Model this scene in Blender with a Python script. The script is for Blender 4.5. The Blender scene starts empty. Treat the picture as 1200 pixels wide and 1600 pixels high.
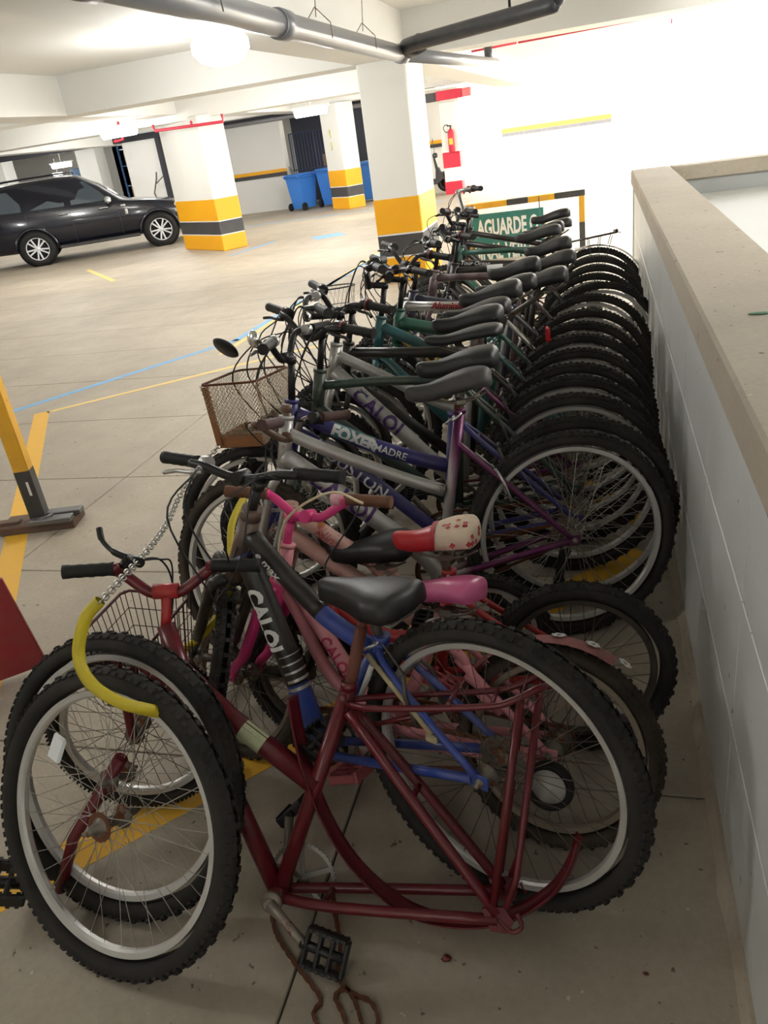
import bpy, bmesh, math, random
from mathutils import Vector, Matrix
random.seed(7)
PI = math.pi
SC = bpy.context.scene
COL = SC.collection

# ---------------------------------------------------------------- camera
F_PX = 1215.0
cd = bpy.data.cameras.new('camera'); cam = bpy.data.objects.new('camera', cd); COL.objects.link(cam)
right = Vector((0.96265258, 0.23640988, -0.1319484))
down = Vector((-0.01100174, -0.45280193, -0.89154326))
fwd = Vector((-0.27051613, 0.85969808, -0.43329002))
M = Matrix((right, -down, -fwd)).transposed().to_4x4(); M.translation = (0, 0, 1.6)
cam.matrix_world = M
cd.sensor_fit = 'HORIZONTAL'; cd.sensor_width = 36; cd.lens = 36 * F_PX / 1200
cd.clip_start = .02; cd.clip_end = 300
SC.camera = cam
# ---------------------------------------------------------------- world, view
w = bpy.data.worlds.new('sky'); SC.world = w; w.use_nodes = True
wn = w.node_tree; wn.nodes.clear()
bg = wn.nodes.new('ShaderNodeBackground'); bg.inputs[0].default_value = (1.0, .985, .95, 1); bg.inputs[1].default_value = 16.0
wo = wn.nodes.new('ShaderNodeOutputWorld'); wn.links.new(bg.outputs[0], wo.inputs[0])
SC.view_settings.view_transform = 'Standard'; SC.view_settings.look = 'None'
SC.view_settings.exposure = 0.0; SC.view_settings.gamma = 1.0; SC.view_settings.use_curve_mapping = False
# ---------------------------------------------------------------- garage point lights (position, power): seen lamps, presumed unseen ones, added fill
def point(name, loc, power, col=(1, .985, .955), rad=.14):
    l = bpy.data.lights.new(name, 'POINT'); l.energy = power; l.shadow_soft_size = rad; l.color = col
    o = bpy.data.objects.new(name, l); COL.objects.link(o); o.location = loc; return o
point('bay_lamp_and_fill', (-2.05, 4.8, 1.98), 48)
point('bay_lamp_and_fill', (-3.9, 7.8, 2.2), 70)
point('bay_lamp_and_fill', (-3.6, 1.2, 2.35), 44)
point('bay_lamp_and_fill', (2.4, 3.6, 2.3), 150)  # added fill above the recess, no lamp there; brightens the wall cap
point('bay_lamp_and_fill', (-1.0, -1.8, 2.3), 18)
point('bay_lamp_and_fill', (-9.3, 7.5, 2.25), 150)
point('bay_lamp_and_fill', (-9.3, 12.6, 2.15), 130)
point('bay_lamp_and_fill', (-15.5, 12.0, 2.2), 130)
point('bay_lamp_and_fill', (-4.9, 12.4, 2.2), 150)
point('bay_lamp_and_fill', (-5.6, 18.0, 2.2), 160)
point('bay_lamp_and_fill', (-10.2, 18.2, 2.15), 150)
point('bay_lamp_and_fill', (-14.9, 18.5, 2.2), 120)
point('bay_lamp_and_fill', (-14.2, 23.8, 2.0), 80)
point('bay_lamp_and_fill', (-6.6, 23.9, 2.0), 20)

# ================================================================ materials
def lin(c):
    return tuple(((x/255)/12.92 if x/255 <= .04045 else (((x/255)+.055)/1.055)**2.4) for x in c)
MATS = {}
def mat(name, col, rough=.5, metal=0., dust=0., dustcol=(120, 108, 92), rust=0., rustcol=(112, 62, 30), scale=12., bump=0., emit=0., coat=0., spec=.5, rvar=0.):
    if name in MATS: return MATS[name]
    m = bpy.data.materials.new(name); m.use_nodes = True; nt = m.node_tree; b = nt.nodes['Principled BSDF']
    c = lin(col)
    b.inputs['Base Color'].default_value = (*c, 1); b.inputs['Roughness'].default_value = rough; b.inputs['Metallic'].default_value = metal
    b.inputs['Specular IOR Level'].default_value = spec
    if coat: b.inputs['Coat Weight'].default_value = coat; b.inputs['Coat Roughness'].default_value = .08
    if emit:
        b.inputs['Emission Color'].default_value = (*c, 1); b.inputs['Emission Strength'].default_value = emit
    if dust or rust or bump or rvar:
        tc = nt.nodes.new('ShaderNodeTexCoord')
        n = nt.nodes.new('ShaderNodeTexNoise'); n.inputs['Scale'].default_value = scale; n.inputs['Detail'].default_value = 6; n.inputs['Roughness'].default_value = .65
        nt.links.new(tc.outputs['Object'], n.inputs['Vector'])
        src = None
        def ramp(lo, hi, inp):
            r = nt.nodes.new('ShaderNodeMapRange'); r.inputs['From Min'].default_value = lo; r.inputs['From Max'].default_value = hi
            nt.links.new(inp, r.inputs['Value']); return r.outputs['Result']
        def mixc(f, a, bcol):
            x = nt.nodes.new('ShaderNodeMix'); x.data_type = 'RGBA'
            nt.links.new(f, x.inputs['Factor'])
            if a is None: x.inputs['A'].default_value = (*c, 1)
            else: nt.links.new(a, x.inputs['A'])
            x.inputs['B'].default_value = (*lin(bcol), 1); return x.outputs['Result']
        if dust:
            mul = nt.nodes.new('ShaderNodeMath'); mul.operation = 'MULTIPLY'; mul.inputs[1].default_value = dust
            nt.links.new(ramp(.3, .75, n.outputs['Fac']), mul.inputs[0]); src = mixc(mul.outputs[0], src, dustcol)
        if rust:
            n2 = nt.nodes.new('ShaderNodeTexNoise'); n2.inputs['Scale'].default_value = scale*1.3; n2.inputs['Detail'].default_value = 8; n2.inputs['W' if 'W' in n2.inputs and n2.noise_dimensions == '4D' else 'Roughness'].default_value = .7
            mp = nt.nodes.new('ShaderNodeVectorMath'); mp.operation = 'ADD'; mp.inputs[1].default_value = (3.1, 7.7, 1.3)
            nt.links.new(tc.outputs['Object'], mp.inputs[0]); nt.links.new(mp.outputs[0], n2.inputs['Vector'])
            t = .72-.32*rust
            f = ramp(t, t+.06, n2.outputs['Fac']); src = mixc(f, src, rustcol)
            rr = nt.nodes.new('ShaderNodeMapRange'); rr.inputs['To Min'].default_value = rough; rr.inputs['To Max'].default_value = .85
            nt.links.new(f, rr.inputs['Value']); nt.links.new(rr.outputs['Result'], b.inputs['Roughness'])
            if metal:
                mm = nt.nodes.new('ShaderNodeMapRange'); mm.inputs['To Min'].default_value = metal; mm.inputs['To Max'].default_value = 0
                nt.links.new(f, mm.inputs['Value']); nt.links.new(mm.outputs['Result'], b.inputs['Metallic'])
        elif rvar:
            rr = nt.nodes.new('ShaderNodeMapRange'); rr.inputs['From Min'].default_value = .3; rr.inputs['From Max'].default_value = .7
            rr.inputs['To Min'].default_value = max(0, rough-rvar); rr.inputs['To Max'].default_value = min(1, rough+rvar)
            nt.links.new(n.outputs['Fac'], rr.inputs['Value']); nt.links.new(rr.outputs['Result'], b.inputs['Roughness'])
        if src is not None: nt.links.new(src, b.inputs['Base Color'])
        if bump:
            bp = nt.nodes.new('ShaderNodeBump'); bp.inputs['Strength'].default_value = bump; bp.inputs['Distance'].default_value = .004
            nt.links.new(n.outputs['Fac'], bp.inputs['Height']); nt.links.new(bp.outputs['Normal'], b.inputs['Normal'])
    MATS[name] = m
    return m
def paint(name, col, rust=.15, dust=.3, **k):
    return mat(name, col, rough=k.pop('rough', .38), dust=dust, rust=rust, scale=k.pop('scale', 14), **k)
TIRE = mat('tire_rubber', (38, 37, 36), rough=.85, dust=.45, dustcol=(78, 72, 66), scale=9, spec=.25)
TIRE2 = mat('tire_rubber_brown_dust', (46, 42, 39), rough=.88, dust=.7, dustcol=(98, 86, 74), scale=7, spec=.2)
RUBBER = mat('black_rubber', (22, 22, 23), rough=.62, dust=.15, dustcol=(84, 78, 72), scale=20, spec=.3)
PLAST = mat('black_plastic', (19, 19, 20), rough=.42, dust=.15, dustcol=(88, 82, 76), scale=18, spec=.4)
ALU = mat('dull_aluminium', (196, 196, 194), rough=.38, metal=.85, dust=.35, dustcol=(150, 140, 128), scale=10)
RIM = mat('rim_aluminium', (206, 205, 202), rough=.42, metal=.55, dust=.3, dustcol=(158, 148, 136), scale=8)
STEEL = mat('rusty_steel', (128, 122, 114), rough=.5, metal=.7, dust=.3, rust=.55, scale=22)
SPOKE = mat('spoke_steel', (172, 168, 160), rough=.38, metal=.8, dust=.3, rust=.3, scale=30)
SPOKED = mat('spoke_dark', (92, 84, 76), rough=.55, metal=.6, dust=.3, rust=.5, scale=30)
RUST = mat('rust', (104, 62, 38), rough=.9, dust=.5, dustcol=(70, 44, 30), scale=30, bump=.4)
GRIPBR = mat('brown_grip', (112, 72, 48), rough=.8, dust=.6, dustcol=(78, 58, 46), scale=30)
GRIPDK = mat('dark_brown_grip', (66, 42, 38), rough=.75, dust=.4, dustcol=(90, 66, 58), scale=30)
STEELD = mat('dark_steel', (84, 82, 80), rough=.5, metal=.5, dust=.4, rust=.2, scale=20)
CHROME = mat('chrome', (215, 215, 212), rough=.22, metal=.95, dust=.2, scale=15)
SADBK = mat('black_saddle_vinyl', (27, 27, 28), rough=.45, dust=.25, dustcol=(78, 75, 72), scale=8, bump=.1, spec=.45)
CABLE = mat('cable_black', (24, 24, 25), rough=.55)
BLACKP = paint('black_frame_paint', (18, 18, 20), rust=.12, dust=.2)
WHITE = mat('white_print', (222, 222, 220), rough=.5, dust=.2)

# ================================================================ mesh helpers
class MB:
    def __init__(s): s.v = []; s.f = []; s.sm = []
    def add(s, vs, fs, smooth=True):
        n = len(s.v); s.v += [tuple(x) for x in vs]; s.f += [tuple(i+n for i in f) for f in fs]; s.sm += [smooth]*len(fs); return s
    def box(s, c, d, R=None, sm=False):
        x, y, z = d[0]/2, d[1]/2, d[2]/2
        vs = [Vector((i*x, j*y, k*z)) for i in (-1, 1) for j in (-1, 1) for k in (-1, 1)]
        if R is not None: vs = [R @ v for v in vs]
        c = Vector(c)
        return s.add([v+c for v in vs], [(0, 1, 3, 2), (4, 6, 7, 5), (0, 4, 5, 1), (2, 3, 7, 6), (0, 2, 6, 4), (1, 5, 7, 3)], sm)
    def bbox(s, c, d, b=.01, R=None):           # box with chamfered edges
        x, y, z = d[0]/2, d[1]/2, d[2]/2; b = min(b, x*.9, y*.9, z*.9); vs = []; idx = {}
        for i in (-1, 1):
            for j in (-1, 1):
                for k in (-1, 1):
                    for a in range(3):
                        p = [i*(x-b), j*(y-b), k*(z-b)]; p[a] = (i, j, k)[a]*(x, y, z)[a]
                        idx[(i, j, k, a)] = len(vs); vs.append(Vector(p))
        fs = []
        for a in range(3):
            u, w_ = [(1, 2), (2, 0), (0, 1)][a]
            for sg in (-1, 1):
                q = []
                for (p, r) in ((-1, -1), (1, -1), (1, 1), (-1, 1)):
                    t = [0, 0, 0]; t[a] = sg; t[u] = p; t[w_] = r; q.append(idx[(*t, a)])
                fs.append(q if sg > 0 else q[::-1])
        for a in range(3):
            u, w_ = [(1, 2), (2, 0), (0, 1)][a]
            for p in (-1, 1):
                for r in (-1, 1):
                    t0 = [0, 0, 0]; t0[a] = -1; t0[u] = p; t0[w_] = r; t1 = t0[:]; t1[a] = 1
                    fs.append((idx[(*t0, u)], idx[(*t1, u)], idx[(*t1, w_)], idx[(*t0, w_)]))
        for i in (-1, 1):
            for j in (-1, 1):
                for k in (-1, 1): fs.append(tuple(idx[(i, j, k, a)] for a in range(3)))
        if R is not None: vs = [R @ v for v in vs]
        c = Vector(c); return s.add([v+c for v in vs], fs, False)
    def tube(s, pts, r, n=8, cap=True, closed=False, ry=None):
        pts = [Vector(p) for p in pts]; m = len(pts)
        rs = r if isinstance(r, (list, tuple)) else [r]*m
        vs = []; prev = None
        for i in range(m):
            if closed: t = pts[(i+1) % m]-pts[i-1]
            else: t = pts[min(i+1, m-1)]-pts[max(i-1, 0)]
            if t.length < 1e-9: t = Vector((0, 0, 1))
            t.normalize()
            if prev is None:
                a = Vector((0, 1, 0)) if abs(t.y) < .9 else Vector((1, 0, 0))
                prev = (a - t*a.dot(t)).normalized()
            else:
                prev = prev - t*prev.dot(t)
                prev = prev.normalized() if prev.length > 1e-6 else Vector((0, 0, 1))
            b = t.cross(prev)
            for k in range(n):
                a = 2*PI*k/n; vs.append(pts[i] + (prev*math.cos(a)*rs[i] + b*math.sin(a)*(rs[i] if ry is None else ry)))
        fs = []
        for i in range(m if closed else m-1):
            for k in range(n):
                a0 = i*n+k; a1 = i*n+(k+1) % n; j = ((i+1) % m)*n
                fs.append((a0, a1, j+(k+1) % n, j+k))
        if cap and not closed: fs += [tuple(range(n))[::-1], tuple((m-1)*n+k for k in range(n))]
        s.add(vs, fs, True)
        if cap and not closed: s.sm[-1] = False; s.sm[-2] = False
        return s
    def lathe(s, prof, n=24, axis='y', c=(0, 0, 0), closed=False, sm=True):   # prof: (radius, along axis)
        m = len(prof); vs = []
        for k in range(n):
            a = 2*PI*k/n
            for (r, h) in prof:
                if axis == 'y': vs.append((c[0]+r*math.cos(a), c[1]+h, c[2]+r*math.sin(a)))
                elif axis == 'z': vs.append((c[0]+r*math.cos(a), c[1]+r*math.sin(a), c[2]+h))
                else: vs.append((c[0]+h, c[1]+r*math.cos(a), c[2]+r*math.sin(a)))
        fs = []
        for k in range(n):
            for j in range(m if closed else m-1):
                a = k*m+j; b = k*m+(j+1) % m; c2 = ((k+1) % n)*m
                fs.append((a, b, c2+(j+1) % m, c2+j))
        return s.add(vs, fs, sm)
    def poly(s, pts, thick, axis='y', y=0):      # flat outline given in the xz plane, extruded along y
        n = len(pts)
        vs = [(p[0], y-thick/2, p[1]) for p in pts]+[(p[0], y+thick/2, p[1]) for p in pts]
        fs = [tuple(range(n)), tuple(range(2*n-1, n-1, -1))]+[(i, i+n, (i+1) % n+n, (i+1) % n) for i in range(n)]
        return s.add(vs, fs, False)
    def mesh(s, name, material=None):
        me = bpy.data.meshes.new(name); me.from_pydata(s.v, [], s.f); me.polygons.foreach_set('use_smooth', s.sm)
        if material: me.materials.append(material)
        me.validate(); me.update(); return me
def fixn(me):
    bm = bmesh.new(); bm.from_mesh(me); bmesh.ops.recalc_face_normals(bm, faces=bm.faces); bm.to_mesh(me); bm.free(); return me
def ob(name, me, parent=None, loc=None, M=None, **tags):
    if isinstance(me, tuple): me = fixn(me[0].mesh(name, me[1]))
    o = bpy.data.objects.new(name, me); COL.objects.link(o)
    if parent: o.parent = parent
    if M is not None: o.matrix_basis = M
    if loc is not None: o.location = loc
    for k, v in tags.items(): o[k] = v
    return o
def thing(name, label, cat, M=None, loc=None, group=None):
    o = bpy.data.objects.new(name, None); COL.objects.link(o); o.empty_display_size = .1
    if M is not None: o.matrix_world = M
    if loc is not None: o.location = loc
    o['label'] = label; o['category'] = cat
    if group: o['group'] = group
    return o
def struct(name, me, **k):
    return ob(name, me, kind='structure', **k)
def smooth_path(pts, n=6):
    pts = [Vector(p) for p in pts]; out = []
    P = [pts[0]*2-pts[1]]+pts+[pts[-1]*2-pts[-2]]
    for i in range(1, len(P)-2):
        for k in range(n):
            t = k/n; a, b, c, d = P[i-1], P[i], P[i+1], P[i+2]
            out.append(.5*((2*b)+(-a+c)*t+(2*a-5*b+4*c-d)*t*t+(-a+3*b-3*c+d)*t**3))
    out.append(pts[-1]); return out
_txt = {}
def text_mesh(s, size, bold=.0, shear=0., space=1.0, depth=0.):
    key = (s, size, bold, shear, space, depth)
    if key in _txt: return _txt[key]
    c = bpy.data.curves.new('text', 'FONT'); c.body = s; c.size = size; c.offset = bold; c.shear = shear; c.align_x = 'CENTER'; c.align_y = 'CENTER'
    c.space_character = space; c.fill_mode = 'FRONT'; c.resolution_u = 3
    o = bpy.data.objects.new('text', c); COL.objects.link(o)
    dg = bpy.context.evaluated_depsgraph_get(); me = bpy.data.meshes.new_from_object(o.evaluated_get(dg))
    vs = [tuple(v.co) for v in me.vertices]; fs = [tuple(p.vertices) for p in me.polygons]
    bpy.data.objects.remove(o); bpy.data.curves.remove(c); bpy.data.meshes.remove(me)
    _txt[key] = (vs, fs); return vs, fs
def decal(name, txt, p0, p1, R, size, m, parent, t=.5, bold=.0015, shear=0., space=1., voff=0., y0=0., sx=1.):
    vs, fs = text_mesh(txt, size, bold, shear, space)
    bm = bmesh.new(); bv = [bm.verts.new(v) for v in vs]
    for f in fs:
        try: bm.faces.new([bv[i] for i in f])
        except ValueError: pass
    n = 7
    for k in range(1, n):
        h = -size*.45+size*.9*k/n
        bmesh.ops.bisect_plane(bm, geom=bm.verts[:]+bm.edges[:]+bm.faces[:], plane_co=(0, h, 0), plane_no=(0, 1, 0))
    bm.verts.index_update(); vs = [tuple(v.co) for v in bm.verts]; fs = [tuple(v.index for v in f.verts) for f in bm.faces]; bm.free()
    a = Vector((p0[0], 0, p0[1])); b = Vector((p1[0], 0, p1[1])); d = (b-a).normalized(); up = Vector((0, 1, 0)).cross(d); c = a.lerp(b, t)
    out = []
    for v in vs:
        h = v[1]+voff; hh = max(-R*.97, min(R*.97, h)); y = math.sqrt(R*R-hh*hh)+.0018+y0
        out.append(c+d*v[0]*sx+up*h+Vector((0, y, 0)))
    mb = MB().add(out, fs, False); me = mb.mesh(name, m)
    return ob(name, me, parent)

# ================================================================ bicycle components (local: x forward, y left, z up)
_cache = {}
def cached(key, fn):
    if key not in _cache: _cache[key] = fn()
    return _cache[key]
def tire_mesh(r, tw, style, m):
    def f():
        mb = MB(); n = 96 if style == 'knobby' else 72
        prof = []
        for k in range(12):
            a = 2*PI*k/12
            if abs(math.degrees(a)-180) < 31: continue
            prof.append((r-tw/2+tw/2*math.cos(a)*(1 if math.cos(a) > 0 else 1.0), tw/2*math.sin(a)))
        mb.lathe(prof, n, 'y')
        if style == 'knobby':
            for k in range(n):
                a = 2*PI*k/n; R = Matrix.Rotation(-a, 3, 'Y')
                for (yy, dr, off) in ((-tw*.36, -.0045, 0), (tw*.36, -.0045, 0), (tw*.13*(1 if k % 2 else -1), 0, .5)):
                    R2 = Matrix.Rotation(-a-off*2*PI/n, 3, 'Y')
                    p = R2 @ Vector((r+dr*1.9, yy, 0)); mb.box(p, (.006, tw*.2, 2*PI*r/n*.55), R2 @ Matrix.Rotation((1 if yy > 0 else -1)*(.5 if off == 0 else 0), 3, 'Z'))
        else:
            for k in range(120):
                a = 2*PI*k/120; R2 = Matrix.Rotation(-a, 3, 'Y')
                for yy in (-tw*.3, tw*.3):
                    mb.box(R2 @ Vector((r-.002, yy, 0)), (.003, tw*.16, .006), R2)
        return fixn(mb.mesh('tire', m))
    return cached(('tire', r, tw, style, m.name), f)
def rim_mesh(r, m):
    def f():
        ro = r; w_ = .0125
        return fixn(MB().lathe([(ro, -w_), (ro+.001, -w_*.6), (ro-.006, -w_*.3), (ro-.006, w_*.3), (ro+.001, w_*.6), (ro, w_), (ro-.013, w_*.9), (ro-.017, w_*.4), (ro-.017, -w_*.4), (ro-.013, -w_*.9)], 110, 'y', closed=True, sm=False).mesh('rim', m))
    return cached(('rim', r, m.name), f)
def spokes_mesh(r, m, n=36):
    def f():
        mb = MB(); rh = .024
        for k in range(n):
            s = 1 if k % 2 else -1; a = 2*PI*k/n; lead = (1 if (k//2) % 2 else -1)*1.0
            ah = a+lead
            p = (rh*math.cos(ah), s*.031, rh*math.sin(ah)); q = (r*math.cos(a), s*.002, r*math.sin(a))
            mb.tube([p, q], .0011, 4, cap=False)
        return mb.mesh('spokes', m)
    return cached(('spk', r, m.name, n), f)
def hub_mesh(rear, m):
    def f():
        mb = MB(); L = .062 if rear else .048
        mb.lathe([(0, -L-.02), (.005, -L-.02), (.005, -L-.008), (.0095, -L-.008), (.0095, -L), (.0155, -.04), (.027, -.034), (.027, -.029), (.014, -.022), (.0125, 0), (.014, .022), (.027, .029), (.027, .034), (.0155, .04), (.0095, L), (.0095, L+.008), (.005, L+.008), (.005, L+.02), (0, L+.02)], 16, 'y')
        return fixn(mb.mesh('hub', m))
    return cached(('hub', rear, m.name), f)
def gear(mb, R, y, teeth, th=.002, hole=.6):
    n = teeth*2; vs = []; fs = []
    for yy in (y-th/2, y+th/2):
        for k in range(n):
            a = 2*PI*k/n; rr = R*(1.0 if k % 2 else .955); vs.append((rr*math.cos(a), yy, rr*math.sin(a)))
        for k in range(n):
            a = 2*PI*k/n; vs.append((R*hole*math.cos(a), yy, R*hole*math.sin(a)))
    N = 2*n
    for k in range(n):
        j = (k+1) % n
        fs += [(k, j, n+j, n+k), (N+k, N+n+k, N+n+j, N+j), (k, N+k, N+j, j), (n+k, n+j, N+n+j, N+n+k)]
    mb.add(vs, fs, False)
def cassette_mesh(m, single=False):
    def f():
        mb = MB()
        for i, (R, t) in enumerate([(.034, 16)] if single else [(.055, 28), (.049, 24), (.043, 21), (.037, 18), (.031, 15), (.027, 13)]):
            gear(mb, R, -.036-.0042*i, t, .0018, .35)
        return fixn(mb.mesh('sprocket', m))
    return cached(('cas', m.name, single), f)
def wheel(name, parent, loc, r, tw=.052, style='knobby', tm=None, rm=None, sm=None, M=None, rear=False, single=False, cas=True, hm=None, disc=False, refl=False, seed=0):
    tm = tm or TIRE; rm = rm or RIM; sm = sm or SPOKE; rr = r-tw+.004
    Mx = M if M is not None else Matrix.Identity(4)
    w_ = ob(name, rim_mesh(rr, rm), parent, M=Mx @ Matrix.Translation(loc) @ Matrix.Rotation(seed*.7, 4, 'Y'))
    ob('tire', tire_mesh(r, tw, style, tm), w_)
    ob('spokes', spokes_mesh(rr-.018, sm), w_, kind='stuff')
    ob('hub', hub_mesh(rear, hm or STEEL), w_)
    if rear and cas: ob('sprocket', cassette_mesh(STEEL, single), w_)
    if disc: ob('spoke_disc', (MB().lathe([(.02, -.032), (.075, -.026), (.078, -.027), (.02, -.034)], 40, 'y', closed=True), mat('clear_plastic_disc', (190, 190, 186), rough=.3, dust=.3)), w_)
    if refl: ob('wheel_reflector', (MB().bbox((rr*.62, .0, rr*.1), (.07, .012, .03), .005), mat('white_reflector', (225, 228, 230), rough=.15, spec=.8)), w_)
    return w_
def saddle_mesh(style, m):
    def f():
        L, Wd, H = dict(mtb=(.275, .082, .082), wide=(.265, .1, .092), slim=(.28, .072, .062), kid=(.235, .078, .07), sprung=(.27, .09, .075))[style]
        ns = 24; nc = 14; vs = []; fs = []
        for i in range(ns+1):
            t = .5-.5*math.cos(PI*i/ns); t = .5*t+.5*i/ns          # 0 rear -> 1 nose, denser at both ends
            x = -L*.42+L*t
            if t < .12: wd = Wd*(.72+.28*math.sin(t/.12*PI/2))
            elif t < .3: wd = Wd
            else:
                q = (t-.3)/.7; wd = Wd*(1-q)**1.7*.68+Wd*.32 + (.0 if q < .9 else -(q-.9)*Wd*1.3)
            top = H*(.55+.45*math.cos((t-.12)*PI*1.25))*.55 + (.012*max(0, t-.7)/.3 if style != 'sprung' else 0)
            if style == 'sprung': top *= .35
            drop = H*(.75 if t < .35 else .75-.25*(t-.35)) * (1 if style != 'slim' else .8)
            endf = math.sqrt(max(.02, 1-(max(0, .1-t)/.1)**2*.9))*math.sqrt(max(.03, 1-(max(0, t-.9)/.1)**2*.97)); top += H*.05*math.sin(t*PI)
            for k in range(nc+1):
                a = PI*k/nc; cx = math.cos(a); s_ = math.sin(a)
                yy = wd*endf*(abs(cx)**.75)*(1 if cx > 0 else -1)
                zz = top-drop*.35*(1-endf)-drop*(1-abs(s_)**.55)*(.45+.55*endf)
                vs.append((x, yy, zz))
        for i in range(ns):
            for k in range(nc):
                a = i*(nc+1)+k; fs.append((a, a+nc+1, a+nc+2, a+1))
        base = len(vs)
        vs2 = [(v[0]*.97, v[1]*.9, min(v[2], -drop*.3)-.004) for v in vs]
        for i in range(ns):
            a = i*(nc+1); b = a+nc; fs.append((a, b, b+nc+1, a+nc+1))
        fs.append(tuple(range(nc+1))); fs.append(tuple(ns*(nc+1)+k for k in range(nc, -1, -1)))
        return fixn(MB().add(vs, fs).mesh('saddle', m))
    return cached(('sad', style, m.name), f)
def saddle(parent, loc, style='mtb', m=None, tilt=0, yaw=0, cover=None):
    Mx = Matrix.Translation(loc) @ Matrix.Rotation(math.radians(yaw), 4, 'Z') @ Matrix.Rotation(-math.radians(tilt), 4, 'Y')
    s = ob('saddle', saddle_mesh(style, m or SADBK), parent, M=Mx)
    def rails():
        mb = MB()
        for sg in (-1, 1):
            mb.tube(smooth_path([(-.095, sg*.045, -.03), (-.05, sg*.03, -.052), (.02, sg*.022, -.054), (.09, sg*.014, -.035), (.125, sg*.006, -.02)], 4), .0035, 6)
        mb.bbox((-.01, 0, -.056), (.035, .06, .02), .004)
        mb.tube([(-.01, -.032, -.056), (-.01, .032, -.056)], .006, 6)
        if style == 'sprung':
            for sx, sy in ((-.085, .05), (-.085, -.05), (-.05, .055), (-.05, -.055)):
                mb.tube([(sx+.011*math.cos(t*.9), sy+.011*math.sin(t*.9), -.016-.0012*t) for t in range(32)], .0026, 5)
            mb.tube([(-.09, -.06, -.056), (-.09, .06, -.056)], .004, 6); mb.tube([(-.02, -.05, -.05), (-.095, -.06, -.056)], .004, 6); mb.tube([(-.02, .05, -.05), (-.095, .06, -.056)], .004, 6)
        return fixn(mb.mesh('saddle_rail', STEEL))
    ob('saddle_rail', cached(('rail', style), rails), s)
    return s
def pedal_mesh(m):
    def f():
        mb = MB(); L, Wd, H = .095, .075, .026
        mb.tube([(0, -.01, 0), (0, L, 0)], .011, 8)
        for sx in (-1, 1):
            mb.bbox((sx*Wd/2, L/2, 0), (.01, L, H), .003)
            for k in range(6): mb.box((sx*(Wd/2), .012+k*L/6.2, H/2), (.008, .007, .006)); mb.box((sx*(Wd/2), .012+k*L/6.2, -H/2), (.008, .007, .006))
        for yy in (.004, L*.36, L*.66, L): mb.bbox((0, yy, 0), (Wd, .009, H*.8), .002)
        return fixn(mb.mesh('pedal', m))
    return cached(('ped', m.name), f)
def crank(parent, bb, ang, L=.17, ringR=.085, teeth=40, am=None, pm=None, ringm=None, ped=True, yoff=.062):
    am = am or STEEL; pm = pm or PLAST
    mb = MB(); gear(mb, ringR, 0, teeth, .003, .82)
    for k in range(5):
        a = 2*PI*k/5+ang; R = Matrix.Rotation(-a, 3, 'Y'); mb.box(R @ Vector((ringR*.45, 0, 0)), (ringR*.85, .004, .014), R)
    mb.lathe([(0, -.006), (.022, -.006), (.022, .006), (0, .006)], 16, 'y')
    ring = ob('chainring', (mb, ringm or STEEL), parent, loc=(bb[0], -.045, bb[1]))
    for s in (-1, 1):
        a = ang if s < 0 else ang+PI
        d = Vector((math.cos(a), 0, math.sin(a)))
        mb = MB(); p0 = Vector((bb[0], s*.052, bb[1])); p1 = p0+d*L+Vector((0, s*.012, 0))
        mb.tube([p0-d*.01, p0+d*.01, p0+d*L*.5+Vector((0, s*.006, 0)), p1-d*.01, p1+d*.01], [.016, .016, .0105, .012, .012], 10, ry=None)
        mb.lathe([(0, -.008), (.017, -.008), (.017, .008), (0, .008)], 14, 'y', c=tuple(p0+Vector((0, s*.004, 0))))
        c = ob('crank_arm', (mb, am), parent)
        if ped:
            Mx = Matrix.Translation(p1+Vector((0, s*.012, 0))) @ Matrix.Rotation(random.uniform(-.4, .4), 4, 'Y')
            if s < 0: Mx = Mx @ Matrix.Rotation(PI, 4, 'Z')
            ob('pedal', pedal_mesh(pm), c, M=Mx)
    return ring
def chain_loop(parent, bb, R1, hub, R2, m, y=-.045):
    pts = []
    a = Vector((bb[0], 0, bb[1])); b = Vector((hub[0], 0, hub[1])); d = (b-a); L = d.length; th = math.atan2(d.z, d.x); off = math.asin((R1-R2)/L)
    for k in range(13):
        t = th+PI/2-off+ (PI+2*off)*k/12; pts.append(a+Vector((R1*math.cos(t), 0, R1*math.sin(t))))
    for k in range(13):
        t = th-PI/2+off+(PI-2*off)*k/12; pts.append(b+Vector((R2*math.cos(t), 0, R2*math.sin(t))))
    link_chain('chain', [(p.x, y, p.z) for p in pts], m, parent, closed=True)
def link_chain(name, pts, m, parent, closed=False, pitch=.0127, h=.009, **tags):
    pts = [Vector(p) for p in pts]
    if closed: pts = pts+[pts[0]]
    d = [0]
    for i in range(1, len(pts)): d.append(d[-1]+(pts[i]-pts[i-1]).length)
    def at(s):
        for i in range(1, len(pts)):
            if s <= d[i] or i == len(pts)-1:
                t = (s-d[i-1])/max(1e-9, d[i]-d[i-1]); return pts[i-1].lerp(pts[i], t)
    mb = MB(); n = int(d[-1]/pitch)
    for k in range(n):
        a = at(k*pitch); b = at((k+1)*pitch); c = (a+b)/2; t = (b-a).normalized()
        y = Vector((0, 1, 0)); y = (y-t*y.dot(t)); y = y.normalized() if y.length > .05 else Vector((1, 0, 0)); z = t.cross(y)
        R = Matrix((t, y, z)).transposed(); wy = .0085 if k % 2 else .006
        mb.box(c, (pitch*1.05, wy, h), R)
    return ob(name, (mb, m), parent, **tags)

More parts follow.
